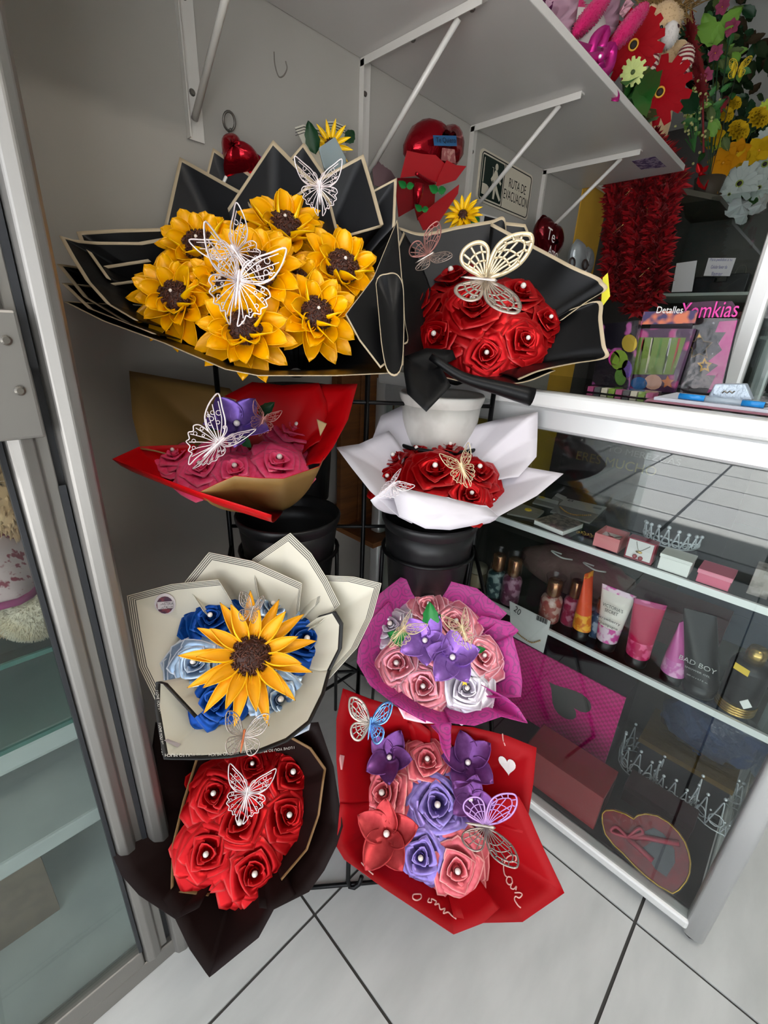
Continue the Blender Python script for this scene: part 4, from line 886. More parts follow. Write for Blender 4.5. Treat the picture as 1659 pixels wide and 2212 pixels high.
b.strokes('love_lettering', [S([(1165, 1150), (1215, 1165), (1258, 1150), (1260, 1118), (1235, 1112), (1200, 1140), (1180, 1190), (1185, 1240), (1200, 1262)]), S([(1225, 1262), (1205, 1262), (1198, 1290), (1215, 1310), (1235, 1300), (1232, 1270), (1225, 1262)]), S([(1232, 1300), (1225, 1330), (1245, 1338), (1262, 1322), (1258, 1345)]), S([(1250, 1362), (1285, 1362), (1298, 1375), (1280, 1395), (1258, 1385), (1250, 1405), (1270, 1440), (1290, 1458)]),
  S([(640, 1372), (600, 1375), (595, 1400), (620, 1412), (645, 1400), (648, 1380), (640, 1372)]), S([(700, 1398), (690, 1420), (712, 1425), (715, 1403), (745, 1420), (735, 1440), (760, 1435), (770, 1470), (800, 1465), (790, 1495), (820, 1488), (850, 1510), (878, 1530)]), S([(265, 1170), (300, 1210), (342, 1248)]), S([(1172, 342), (1175, 375), (1190, 415)]), S([(965, 380), (985, 395), (970, 420), (990, 440), (985, 465)])], .0011, M_print)
b.decal('price_tag', S([(128, 475), (155, 482), (140, 572), (110, 568)]), mat('tag_pink', '#c98f8f', .6))
# ================================================================ goods inside the display case
CF = Matrix(((0, 0, -1, 0), (-1, 0, 0, 0), (0, 1, 0, 0), (0, 0, 0, 1)))   # local x = right in picture, y = up, z = towards viewer
def cframe(p, rot=0): return Matrix.Translation(Vector(p)) @ CF @ Matrix.Rotation(radians(rot), 4, 'Y')
def zl(M): return M @ Matrix.Rotation(-pi/2, 4, 'X')     # lathe axis z -> local up
def topz(p, px, py): return onx(px, py, p.x).z
M_cap = mat('rose_gold_cap', '#b98562', .22, .85); M_pvc = filmmat('clear_wrap', '#cfd2d2', .16, .12, (30, .5, .006))
M_blackcap = mat('black_cap', '#0c0c0d', .3)
def floral(name, a, b, c=None):
    m = mat(name, a, .35, noise=(55, b, .48, .56), detail=2); return m
GB = 'body mists and lotions on the middle glass shelf'
def bottle(bx, by, tx, ty, hw, col, col2, label, cap=M_cap, wrap=True):
    p = onz(bx, by, S2+.001); p.x = max(p.x, XC+.012+hw*depth(p)/FPX+.004); h = topz(p, tx, ty)-p.z; r = hw*depth(p)/FPX
    t = thing('mist_bottle', label, 'bottle', p, GB); M = zl(cframe(p))
    MB().lathe([(r*.9, 0), (r, .004), (r, h*.52), (r*.9, h*.58), (r*.55, h*.62)], M, 24).build('body', floral('liquid_'+col[1:], col, col2), t, True)
    MB().lathe([(r*.5, h*.62), (r*.5, h*.66)], M, 20).build('neck', M_cap, t, True)
    MB().lathe([(r*.66, h*.66), (r*.68, h*.67), (r*.66, h*.98), (r*.60, h)], M, 24).build('cap', cap, t, True)
    if wrap: MB().lathe([(r*1.02, .001), (r*1.06, h*.5), (r*.80, h*.66), (r*.78, h*.97), (r*.95, h*1.10)], M, 14, cap=False).build('plastic_wrap', M_pvc, t)
    return t
bottle(1060, 1289, 1066, 1192, 19, '#24474f', '#9fb3b0', 'blue-green body mist bottle with gold cap, leftmost on the middle shelf')
bottle(1097, 1301, 1106, 1204, 20, '#7a3a58', '#b98aa0', 'purple-pink body mist bottle second from the left on the middle shelf')
bottle(1183, 1337, 1198, 1252, 22, '#b0584e', '#d9b0a4', 'coral body mist bottle beside the bracelet card')
bottle(1228, 1345, 1243, 1252, 19, '#a8284e', '#dc8aa0', 'dark pink body mist bottle behind the orange tube')
bottle(1283, 1372, 1296, 1290, 15, '#3c4f6e', '#a9b4c6', 'small blue bottle between the orange and white tubes', wrap=False)
p = onz(1028, 1262, S2+.001); t = thing('cream_jar', 'small cream jar beside the blue-green bottle at the case corner', 'jar', p); r = 19*depth(p)/FPX; M = zl(cframe(p))
MB().lathe([(r, 0), (r*1.02, .004), (r*1.02, .035), (r*.9, .04)], M, 24).build('body', mat('jar_beige', '#8d7c62', .3), t, True); MB().lathe([(r*1.02, .041), (r*1.04, .045), (r*1.02, .056), (r*.95, .058)], M, 24).build('lid', mat('jar_lid', '#b8ad98', .3, .5), t, True)
def tubebottle(bx, by, tx, ty, hwb, hwt, rot, mats, label, capf=.16, lean=0, prints=None, name='lotion_tube'):
    p = onz(bx, by, S2+.001); d = depth(p); rb = hwb*d/FPX; p.x = max(p.x, XC+.014+rb); h = topz(p, tx, ty)-p.z; rt = hwt*d/FPX
    q = onx(tx, ty, p.x); sh = (p.y-q.y)
    t = thing(name, label, 'tube', p, 'cosmetic tubes on the middle glass shelf'); M = cframe(p, rot)
    MB().lathe([(rb*.9, 0), (rb*.92, .003), (rb*.98, h*capf), (rb*.7, h*capf+.002)], zl(cframe(p)), 24).build('cap', M_blackcap, t, True)
    rows = []; N_ = 20; vs = [capf, capf+.12, capf+.24, .5, .66, .82, .93, 1.0]
    for v in vs:
        f = max(0, (v-capf)/(1-capf)); a = rb+(rt-rb)*f**1.2; b2 = rb*(1-f**1.3)+.0012
        o_ = Vector((sh*f**1.0, 0, 0)) if rot == 0 else Vector((0, 0, 0))
        rows.append([M @ (Vector((a*cos(2*pi*k/N_), h*v, b2*sin(2*pi*k/N_)))+o_) + (Vector((0, -sh*f, 0)) if rot else Vector((0, 0, 0))) for k in range(N_)])
    m = MB(); m.grid(rows, [1, 1, 0, 0, 0, 0, 2] if len(mats) > 1 else 0, closeu=True); m.build('body', mats, t, True)
    fr = cframe(p)
    for tx_, v, wd, ht, mt in prints or []:
        f = (v-capf)/(1-capf); bb = rb*(1-f**1.3)+.004
        mm = MB(); text(mm, tx_, fr @ Vector((sh*f, h*v, bb+.002)), Vector((0, -wd, 0)), Vector((0, 0, ht))); mm.build('print', mt, t)
    return t
tubebottle(1250, 1377, 1273, 1236, 18, 16, 78, [mat('tube_orange', '#d8502e', .35), floral('floral_orange', '#c8691e', '#e8a838'), floral('floral_orange2', '#b8481a', '#e09a30')], 'tall orange lotion tube with flower print, seen edge-on')
tubebottle(1306, 1397, 1337, 1274, 21, 34, 0, [mat('tube_ivory', '#d8cfc6', .35), floral('floral_pink', '#d8bccb', '#c04890'), floral('floral_pink2', '#e0c8d4', '#c8509a')], 'ivory lotion tube with pink flowers and dark lettering', prints=[('VICTORIA\'S', .74, .040, .0075, M_ink), ('SECRET', .67, .026, .0075, M_ink), ('Strawberry', .54, .044, .008, M_ink), ('Champagne', .46, .040, .008, M_ink)])
tubebottle(1371, 1431, 1405, 1300, 23, 30, 20, [mat('tube_magenta', '#a80a40', .4, spec=.3), floral('floral_red', '#b01a50', '#d85a84'), floral('floral_mag', '#a01a60', '#c85a90')], 'crinkled magenta lotion tube right of the ivory tube')
tubebottle(1446, 1469, 1474, 1342, 22, 12, 75, [mat('tube_orchid', '#b84a92', .3, coat=.3), floral('floral_orchid', '#b85a9c', '#d59ac2'), mat('tube_orchid', '#b84a92')], 'orchid pink tapering tube with glitter band')
tubebottle(1502, 1500, 1512, 1322, 34, 30, 15, [mat('tube_black', '#060708', .3, spec=.3), mat('tube_black', '#1a1c20'), mat('tube_black', '#1a1c20')], 'glossy black tube lettered BAD BOY', prints=[('BAD BOY', .44, .058, .010, mat('print_silver', '#b9b9b6', .3, .6)), ('SHOWER GEL', .36, .040, .0035, mat('print_silver', '#b9b9b6')), ('200 ml e 6.7 fl. oz.', .28, .034, .003, mat('print_silver', '#b9b9b6'))])
# black ribbed spray can
p = onz(1580, 1540, S2+.001); d = depth(p); r = 36*d/FPX; p.x = max(p.x, XC+.014+r); h = topz(p, 1628, 1395)-p.z; t = thing('spray_can', 'black ribbed spray can with gold base beside the case corner post', 'spray can', p); M = zl(cframe(p))
MB().lathe([(r, .022)] + [(r*(1+.012*(k % 2)), .03+k*(h*.7-.03)/40) for k in range(41)] + [(r*.86, h*.78)], M, 28).build('body', mat('can_black', '#08080a', .3, .1), t, True)
for k in range(4): MB().lathe([(r*1.01, .002+.005*k), (r*1.03, .004+.005*k), (r*1.01, .006+.005*k)], M, 28).build('gold_ring', mat('gold_metal', '#b8995a', .25, .9), t, True)
MB().lathe([(r*.5, h*.78), (r*.5, h*.92), (r*.4, h)], M, 20).build('cap', mat('gold_metal', '#b8995a'), t, True)
MB().prism([cframe(p) @ Vector((-.022, h*.70, r*.95)), cframe(p) @ Vector((.0, h*.67, r*1.04)), cframe(p) @ Vector((.0, h*.76, r*1.02)), cframe(p) @ Vector((-.022, h*.79, r*.93))], (-.0008, 0, 0)).build('yellow_sticker', mat('sticker_yellow', '#d9b62a', .5), t)
mm = MB(); f_ = cframe(p)
mm.prism([f_ @ Vector((.012+.009*cos(a), .036+.011*sin(a), r*1.0)) for a in (0, pi/2, pi, 3*pi/2)], (-.001, 0, 0)); mm.build('white_sticker', M_white, t)
# bracelet card leaning on the shelf front
q = [onx(x, y, XC+.004) for x, y in [(1101, 1298), (1190, 1342), (1174, 1410), (1104, 1372)]]
t = thing('bracelet_card', 'white hanging card with gold bracelet and a 20 price mark', 'jewellery card', q[3]); MB().prism(q, (-.0012, 0, 0)).build('card', mat('card_white', '#cfccc9', .5), t)
mm = MB(); text(mm, '20', onx(1118, 1319, XC+.0018), (0, -.016, -.006), (-.0, -.004, .016)); mm.build('price_mark', M_ink, t)
m = MB(); cp = curve([onx(x, y, XC-.000) for x, y in [(1116, 1366), (1130, 1378), (1148, 1388), (1166, 1384)]], 5)
for q_ in cp: m.ell(q_, .0019, seg=6, rings=4)
m.build('bracelet', mat('gold_chain', '#b08a4e', .3, .8), t, True)['kind'] = 'stuff'
for k in range(9): 
    a = onx(1160+2.7*k, 1334+1.2*k, XC+.0018); MB().bx(a.x-.0006, a.x, a.y-.0006*(1+k % 2), a.y+.0006*(1+k % 2), a.z-.006, a.z+.006).build('barcode_bar', M_ink, t)
# pouch and boxes at the back of the middle shelf
p = Vector((1.08, .34, S2+.001)); t = thing('gift_pouch', 'mauve fabric pouch with white cords at the back of the middle shelf', 'pouch', p)
mm = MB(); mm.ell(p+Vector((0, 0, .055)), (.075, .15, .055), seg=20, rings=12, jit=.06); mm.build('bag', mat('pouch_mauve', '#8d6f68', .8, bump=(12, .8, .02)), t, True)
for dy in (-.05, .03): MB().tube(curve([p+Vector((-.05, dy-.03, .11)), p+Vector((-.07, dy-.01, .115)), p+Vector((-.06, dy+.02, .118)), p+Vector((-.045, dy, .112))]), .002, 6).build('cord', M_white, t, True)
M_maroon = mat('maroon_card', '#4d1a24', .4)
def cbox(x0, x1, y0, y1, z0, h, m, label, name='gift_box', cat='box', grp=None, lidm=None):
    t = thing(name, label, cat, ((x0+x1)/2, (y0+y1)/2, z0), grp); MB().bx(x0, x1, y0, y1, z0, z0+h*.7).build('body', m, t, bev=.0015); MB().bx(x0-.001, x1+.001, y0-.001, y1+.001, z0+h*.7, z0+h).build('lid', lidm or m, t, bev=.0015); return t
cbox(1.02, 1.12, .02, .20, S2+.001, .085, M_maroon, 'maroon box behind the magenta tube on the middle shelf')
cbox(1.14, 1.26, -.06, .13, S2+.001, .10, mat('slate_card', '#3c4452', .4), 'slate blue box at the back of the middle shelf')
# ------------------------------------------------ upper shelf: jewellery
def shq(pts, z): return [onz(x, y, z) for x, y in pts]
T3 = lambda L: [(1060+x/4.879, 1040+y/4.879) for x, y in L]
M_poly = filmmat('poly_bag', '#b9b4ae', .45, .15, (50, .6, .004)); M_cardg = mat('card_grey', '#b5b1ad', .5)
def packet(pts, label, z, gold=True, card=None, kids=None, name='jewellery_packet'):
    q = shq(T3(pts), z); q = [Vector((max(v.x, XC+.013), v.y, v.z)) for v in q]
    t = thing(name, label, 'jewellery packet', sum(q, Vector())/4, 'packets on the upper glass shelf'); MB().prism(q, (0, 0, .004)).build('bag', M_poly, t)
    c = [q[0].lerp(q[3], .5), q[1].lerp(q[2], .5)]
    MB().prism([q[0]+Vector((0, 0, .0045)), q[1]+Vector((0, 0, .0045)), c[1]+Vector((0, 0, .0045)), c[0]+Vector((0, 0, .0045))], (0, 0, .0005)).build('header_card', card or M_cardg, t)
    return t, q
t, q = packet([(790, 195), (1220, 290), (1040, 450), (625, 330)], 'packet with white header card and a beaded bracelet on the upper shelf', S1+.001)
m = MB()
for k in range(22):
    a = q[3].lerp(q[2], .12+.76*k/21).lerp(q[0].lerp(q[1], .12+.76*k/21), .30-.22*sin(pi*k/21)); m.ell(a+Vector((0, 0, .0075)), .0022, seg=6, rings=4)
m.build('bracelet', mat('gold_chain', '#b08a4e'), t, True)['kind'] = 'stuff'
mm = MB(); a = q[0].lerp(q[1], .18).lerp(q[3], .12); text(mm, '8', a+Vector((0, 0, .006)), (q[1]-q[0]).normalized()*.014, (q[0]-q[3]).normalized()*.016); mm.build('price_mark', M_ink, t)
a = q[0].lerp(q[1], .82).lerp(q[2], .2)
for k in range(8): MB().box((0, 0, 0), (.0009, .011, .0006), frame(a+(q[1]-q[0]).normalized()*(.0024*k-.009)+Vector((0, 0, .0058)), UP, (q[1]-q[0]))).build('barcode_bar', M_ink, t)
t, q = packet([(500, 165), (715, 230), (690, 300), (440, 235)], 'small packet with yellow dot sticker behind the beaded bracelet packet', S1+.001)
MB().lathe([(.008, 0), (.007, .0006)], Matrix.Translation(q[0].lerp(q[2], .2)+Vector((0, 0, .006))), 14).build('yellow_dot', mat('sticker_yellow', '#d9b62a'), t)
t, q = packet([(330, 255), (560, 330), (470, 410), (170, 350)], 'clear packet with yellow flower at the shelf edge by the white bouquet', S1+.001, card=M_poly)
MB().lathe([(.009, 0), (.007, .003)], Matrix.Translation(q[0].lerp(q[2], .45)+Vector((0, 0, .005))), 8).build('yellow_flower', mat('sticker_yellow', '#d9b62a'), t)
t, q = packet([(700, 140), (800, 185), (740, 250), (640, 195)], 'grey packet farthest back on the upper shelf', S1+.001)
q = shq(T3([(455, 448), (755, 572), (965, 490), (690, 380)]), S1+.001); q = [Vector((max(v.x, XC+.013), v.y, v.z)) for v in q]
t = thing('jewellery_tray', 'white edged tray with a clear lid at the front of the upper shelf', 'tray', sum(q, Vector())/4); MB().prism(q, (0, 0, .009)).build('tray', M_white, t); MB().prism([v+Vector((0, 0, .0095)) for v in q], (0, 0, .002)).build('lid', mat('tray_beige', '#8d8276', .4, noise=(90, '#5c534a', .45, .55)), t)
p = onz(1255, 1164, S1+.001); t = thing('earrings', 'cluster of gold earrings between the tray and the pink box', 'earrings', p)
for k in range(9): MB().tube([p+Vector((.02+.004*(k % 3)+.004*cos(a), .014-.0045*k+.004*sin(a), .004+.0015*sin(2*a))) for a in [2*pi*j/10 for j in range(10)]], .0011, 5, closed=True).build('hoop', mat('gold_metal', '#b8995a'), t, True)
# open pink box with a necklace
M_pinkbox = mat('pink_card', '#d07a7c', .5); M_foam = mat('white_foam', '#d9d4d2', .7)
def openbox(pl, pr, zt, dx, label, m, h, necklace=True):
    a = onz(*pl, S1+.001); b2 = onz(*pr, S1+.001); x0 = XC+.016; y1, y0 = a.y, b2.y
    t = thing('jewellery_box', label, 'jewellery box', (x0+dx/2, (y0+y1)/2, S1), 'jewellery boxes on the upper shelf'); w_ = .003; z0 = S1+.001
    MB().bx(x0, x0+dx, y0, y1, z0, z0+.003).build('bottom', m, t)
    for nm, bb in (('side', (x0, x0+w_, y0, y1)), ('side', (x0+dx-w_, x0+dx, y0, y1)), ('side', (x0+w_, x0+dx-w_, y0, y0+w_)), ('side', (x0+w_, x0+dx-w_, y1-w_, y1))): MB().bx(*bb, z0, z0+h).build(nm, m, t)
    MB().bx(x0+w_, x0+dx-w_, y0+w_, y1-w_, z0+.003, z0+h*.6).build('foam_insert', M_foam, t)
    zf = z0+h*.6+.001; cx_, cy_ = x0+dx*.45, (y0+y1)/2
    MB().tube(curve([(x0+dx*.85, y1-.01, zf), (cx_+.01, cy_+.006, zf+.001), (cx_, cy_, zf), (cx_+.012, cy_-.008, zf+.001), (x0+dx*.85, y0+.01, zf)]), .0008, 5).build('chain', mat('silver_metal', '#9a958f', .3, .8), t, True)
    MB().ell((cx_-.004, cy_, zf+.002), (.006, .007, .003)).build('pendant', mat('red_gem', '#8d1020', .2, coat=.6), t, True)
openbox((1273, 1184), (1325, 1203), 0, .058, 'open pink box with a red pendant on white foam', M_pinkbox, .030)
# box standing up with cherry pendant card
def upbox(c4, x, depth_, m, label, name='jewellery_box'):
    q = [onx(px_, py_, x) for px_, py_ in c4]; y1 = (q[0].y+q[3].y)/2; y0 = (q[1].y+q[2].y)/2; z1 = (q[0].z+q[1].z)/2
    t = thing(name, label, 'jewellery box', (x, (y0+y1)/2, S1), 'jewellery boxes on the upper shelf'); MB().bx(x, x+depth_, y0, y1, S1+.001, z1).build('body', m, t, bev=.001); return t, y0, y1, z1
XF = XC+.016
t, y0, y1, z1 = upbox([(1357, 1161), (1418, 1175), (1406, 1225), (1345, 1209)], XF, .022, mat('crimson_card', '#8a2438', .4), 'crimson box with white card and cherry pendant')
MB().bx(XF-.0012, XF-.0001, y0+.003, y1-.003, S1+.006, z1-.002).build('card', M_foam, t)
cy_ = (y0+y1)/2; zc = (S1+z1)/2
MB().tube(curve([(XF-.0018, y1-.016, z1-.004), (XF-.0018, cy_+.003, zc+.004), (XF-.0018, cy_-.002, zc+.002), (XF-.0018, cy_-.014, zc+.014), (XF-.0018, y0+.010, z1-.006)]), .0006, 5).build('chain', mat('silver_metal', '#9a958f'), t, True)
for dy, dz in ((.005, -.011), (-.005, -.012)): MB().ell((XF-.003, cy_+dy, zc+dz), .0042).build('cherry', mat('red_gem', '#8d1020'), t, True)
MB().ell((XF-.003, cy_, zc-.001), (.002, .006, .0025)).build('cherry_leaf', mat('gold_metal', '#b8995a'), t, True)
t, y0, y1, z1 = upbox([(1427, 1201), (1493, 1222), (1481, 1256), (1417, 1231)], XF, .04, M_white, 'plain white box between the cherry box and the pink box')
MB().bx(XF-.001, XF+.041, y0-.001, y1+.001, z1+.0002, z1+.006).build('lid', M_white, t)
t, y0, y1, z1 = upbox([(1509, 1237), (1578, 1258), (1570, 1285), (1499, 1260)], XF, .045, mat('rose_card', '#cf5a78', .5), 'closed rose pink box right of the white box')
MB().bx(XF-.0015, XF+.0465, y0-.0015, y1+.0015, z1+.0002, z1+.008).build('lid', mat('rose_card_light', '#dc8096', .5), t)
t, y0, y1, z1 = upbox([(1628, 1225), (1672, 1240), (1668, 1285), (1622, 1268)], XF+.02, .04, mat('grey_patterned', '#a59a94', .5, noise=(40, '#6e6560', .45, .6)), 'grey patterned box by the corner post on the upper shelf')
# tiara on the upper shelf
def tiara(c, r, h, label, arc=pi, n=9, face=pi, grp=None, nm='tiara'):
    t = thing(nm, label, 'tiara' if nm == 'tiara' else 'crown', c, grp); c = Vector(c); P_ = lambda a, z, k=1: c+Vector((cos(a)*r*k, sin(a)*r*k, z))
    full = arc > 6; N_ = 2*n
    MB().tube([P_(face-arc/2+arc*k/N_, .003) for k in range(N_ if full else N_+1)], .0016, 5, closed=full).build('band', M_silv, t, True)
    MB().tube([P_(face-arc/2+arc*k/N_, .003+h*.18) for k in range(N_ if full else N_+1)], .0010, 5, closed=full).build('band', M_silv, t, True)
    for k in range(n):
        a0 = face-arc/2+arc*k/n; a1 = a0+arc/n; am = (a0+a1)/2; hk = h*(.62+.38*(1-abs(2*(k+.5)/n-1))) if not full else h*(.8+.2*(k % 2))
        MB().tube(curve([P_(a0, .004), P_(a0*.7+a1*.3, hk*.55, 1.03), P_(am, hk*.9, 1.05), P_(a0*.3+a1*.7, hk*.55, 1.03), P_(a1, .004)], 4), .0017, 5).build('arch', M_silv, t, True)
        MB().tube([P_(am, hk*.34, 1.04)+Vector((0, 0, hk*.16*sin(b_)))+Vector((-sin(am), cos(am), 0))*(hk*.14*cos(b_)) for b_ in [2*pi*j/9 for j in range(9)]], .0016, 5, closed=True).build('scroll', M_silv, t, True)
        MB().ell(P_(am, hk, 1.05), .0040).build('gem', M_gem, t, True); MB().ell(P_(a0, hk*.5, 1.03), .0026).build('gem', M_gem, t, True)
    return t
M_silv = mat('rhinestone_silver', '#eceef2', .25, .4, coat=.6); M_gem = mat('rhinestone', '#eef0f4', .05, .3, coat=1)
tiara(onz(1430, 1186, S1+.001)+Vector((.06, 0, 0)), .05, .045, 'sparkling rhinestone tiara on the upper shelf behind the jewellery boxes', pi*1.0, 9, pi)
G3 = 'silver crowns on the case floor'
for (bx_, by_), r, h, lb in [((1372, 1668), .050, .100, 'silver crown nearest the pink checked box'), ((1447, 1720), .046, .082, 'middle and smallest of the three silver crowns'), ((1541, 1776), .054, .110, 'silver crown nearest the corner post')]:
    tiara(onz(bx_, by_, S0+.001)+Vector((r*.5, 0, 0)), r, h, lb, 2*pi, 11, pi, G3, 'rhinestone_crown')
# ------------------------------------------------ case floor: boxes
# pink checked box with heart window
q = [onx(x, y, 1.09) for x, y in [(1096, 1366), (1350, 1512), (1310, 1640)]]
y1, y0 = q[0].y, q[2].y; zt = (q[0].z+q[1].z)/2; zb = S0+.001
t = thing('checked_gift_box', 'hot pink checked gift box with heart-shaped window on the case floor', 'gift box', (1.15, (y0+y1)/2, zb))
M_chk = bpy.data.materials.new('pink_check'); M_chk.use_nodes = True; nt = M_chk.node_tree; ck = nt.nodes.new('ShaderNodeTexChecker'); ck.inputs['Scale'].default_value = 120; ck.inputs[1].default_value = lin('#e8248c'); ck.inputs[2].default_value = lin('#c0186c'); tc_ = nt.nodes.new('ShaderNodeTexCoord'); nt.links.new(tc_.outputs['Object'], ck.inputs[0]); nt.links.new(ck.outputs[0], nt.nodes['Principled BSDF'].inputs['Base Color']); nt.nodes['Principled BSDF'].inputs['Roughness'].default_value = .3
MB().bx(1.092, 1.22, y0, y1, zb, zt).build('body', mat('acetate_dark', '#3a2a34', .2, coat=.4), t)
MB().bx(1.088, 1.0915, y0, y1, zb, zt).build('front_panel', M_chk, t)
def heart(t_): return Vector((16*sin(t_)**3/16, (13*cos(t_)-5*cos(2*t_)-2*cos(3*t_)-cos(4*t_))/16))
hc = onx(1225, 1515, 1.086); hs = .058
hp = []
for k in range(32):
    h_ = heart(2*pi*k/32); a = radians(-118); hx, hy = h_.x*cos(a)-h_.y*sin(a), h_.x*sin(a)+h_.y*cos(a); hp.append(Vector((1.0872, hc.y-hx*hs*1.15, hc.z+hy*hs)))
MB().prism(hp, (.0008, 0, 0)).build('heart_window', mat('window_acetate', '#5c5856', .12, coat=.8), t)
# red flat box
q = [onx(x, y, XC+.03) for x, y in [(1162, 1617), (1295, 1731), (1270, 1793), (1155, 1692)]]
t = thing('red_gift_box', 'red shrink-wrapped box lying low at the front of the case floor', 'gift box', (.93, q[0].y, S0)); zt = (q[0].z+q[1].z)/2
MB().bx(XC+.03, XC+.13, q[2].y-.01, q[0].y+.03, S0+.001, zt).build('body', mat('red_card', '#a83038', .4), t, bev=.001); MB().bx(XC+.028, XC+.132, q[2].y-.012, q[0].y+.032, S0+.001, zt+.002).build('shrink_wrap', M_pvc, t)
# dark boxes
cbox(1.0, 1.20, .58, .80, S0+.001, .16, mat('charcoal_card', '#2b2728', .4), 'charcoal box at the far end of the case floor')
cbox(1.03, 1.09, -.06, .09, S0+.001, .055, mat('wine_card', '#351319', .35), 'low wine-dark box behind the heart box')
# clear bags with blue cloth and gold tray
for nm, pos, rr_, m_, lb in [('cloth_bag', Vector((1.225, -.02, S0+.192)), (.06, .11, .075), mat('blue_cloth', '#33405e', .8, bump=(20, .9, .02)), 'clear bag of folded blue cloth on top of the gold tray')]:
    t = thing(nm, lb, 'bag', pos-Vector((0, 0, .075))); MB().ell(pos, rr_, seg=26, rings=14, jit=.13).build('cloth', m_, t, True); MB().ell(pos, tuple(v*1.07 for v in rr_), seg=12, rings=8, jit=.10).build('plastic_bag', M_pvc, t)
t = thing('gold_tray', 'gold foil tray under the bag of blue cloth behind the crowns', 'tray', (1.22, 0, S0)); MB().bx(1.15, 1.29, -.10, .10, S0+.001, S0+.10).build('box', mat('dark_base_card', '#241f22', .5), t); MB().bx(1.145, 1.295, -.105, .105, S0+.10, S0+.115).build('gold_rim', mat('gold_foil2', '#8d6f3e', .3, .7, bump=(60, .6, .004)), t)
# heart-shaped chocolate box, leaning back against the wine-dark box
T6 = lambda L: [(1080+x/2.865, 1500+y/2.865) for x, y in L]
ol = T6([(630, 745), (650, 725), (700, 722), (770, 745), (825, 778), (850, 755), (900, 745), (970, 758), (1040, 800), (1100, 860), (1140, 920), (1165, 990), (1175, 1050), (1170, 1110), (1150, 1160), (1105, 1215), (1065, 1238), (980, 1190), (900, 1130), (830, 1065), (760, 990), (700, 935), (650, 870), (632, 800)])
pn = Vector((-.80, .05, .60)).normalized(); pp = Vector((XC+.075, -.005, S0+.10))
hpts = [onpl(x, y, pp, pn) for x, y in ol]
zmin = min(v.z for v in hpts); pp = pp+Vector((0, 0, max(0, S0+.012-zmin)))+pn*.0; hpts = [v+Vector((0, 0, max(0, S0+.012-zmin))) for v in hpts]; hcn = sum(hpts, Vector())/len(hpts)
t = thing('heart_box', 'red heart-shaped box with gold rim, pink bow and cellophane at the case front', 'heart box', hcn-Vector((0, 0, .1)))
MB().prism(hpts, -pn*.022).build('body', mat('heart_red', '#a01828', .35, noise=(50, '#8a1222', .4, .6)), t)
MB().tube(hpts, .0022, 6, closed=True).build('gold_rim', mat('gold_foil', '#c9992f'), t, True)
MB().prism([onpl(x, y, pp+pn*.001, pn) for x, y in T6([(890, 850), (950, 825), (1010, 860), (1080, 960), (1085, 1040), (1030, 1130), (960, 1080), (880, 950), (960, 900)])], pn*.0008).build('dark_window', mat('acetate_dark', '#3a2a34'), t)
for L in ([(780, 880), (900, 885), (1110, 925)], [(790, 890), (860, 950), (945, 1030)]): MB().tube([onpl(x, y, pp+pn*.006, pn) for x, y in T6(L)], .006, 6).build('ribbon', mat('bow_pink', '#b83a50', .4), t, True)
for L in ([(790, 885), (720, 820), (690, 850), (790, 885)], [(790, 885), (860, 830), (880, 860), (790, 885)]): MB().tube(curve([onpl(x, y, pp+pn*.008, pn) for x, y in T6(L)]), .004, 6).build('bow_loop', mat('bow_pink', '#b83a50'), t, True)
MB().prism([hcn+(v-hcn)*1.03+pn*.011 for v in hpts], pn*.0005).build('cellophane', filmmat('cellophane', '#d8d8dc', .10, .10, (45, .7, .003), .22), t)
# dark card with chalk lettering and an olive box behind the packets on the upper shelf
t = thing('chalk_card', 'black card with chalky handwriting standing at the back of the upper shelf', 'card', (1.24, .30, S1)); MB().bx(1.24, 1.245, .08, .50, S1+.001, .985).build('board', mat('chalk_black', '#0f0d10', .6), t)
for k, (s_, y_, w_) in enumerate([('POR QUE', .30, .13), ('MUY ALTO, Y', .31, .16), ('TO MEREZCAS', .30, .17), ('ERES MUCHO', .36, .20)]):
    mm = MB(); text(mm, s_, (1.2395, y_, .965-.034*k), (0, -w_, 0), (0, 0, .016 if k < 3 else .024)); mm.build('lettering', mat('chalk_yellow', '#5c5226', .8) if k == 3 else mat('chalk_grey', '#4c4a4e', .8), t)
cbox(1.10, 1.22, .52, .72, S1+.001, .19, mat('olive_card', '#8a6f1e', .5), 'olive yellow box at the far end of the upper shelf')
# ================================================================ on the counter
D5 = lambda L: [(1200+x/3.614, 380+y/3.614) for x, y in L]
ZC = CZ+.001
def standplane(L, x, lean=.0): return [onx(px_, py_, x) for px_, py_ in D5(L)]
M_confetti = mat('party_print_dark', '#1a1620', .35, noise=(38, '#b0569a', .60, .66), detail=1, coat=.4)
def stand(q, th=.012):
    zmin = min(v.z for v in q); return [Vector((v.x, v.y, v.z-zmin+ZC)) for v in q]
def bag(L, x, label, m, deco, name='party_bag'):
    q = standplane(L, x); dz = ZC-min(v.z for v in q); q = [v+Vector((0, 0, dz)) for v in q]
    t = thing(name, label, 'party bag', sum(q, Vector())/4-Vector((0, 0, .08)), 'party favour bags on the counter'); MB().prism(q, (.02, 0, 0)).build('bag', m, t)
    off = Vector((-.0015, 0, dz))
    for nm, L2, mm in deco: MB().prism([v+off for v in standplane(L2, x)], (.001, 0, 0)).build(nm, mm, t)
    MB().prism([v+Vector((-.004, 0, 0)) for v in q], (.0006, 0, 0)).build('clear_film', filmmat('bag_film', '#d5d7d8', .16, .08, (40, .25, .003)), t)
    return t, dz
def circ(cx, cy, rx, ry=None, n=14): return [(cx+rx*cos(2*pi*k/n), cy+(ry or rx)*sin(2*pi*k/n)) for k in range(n)]
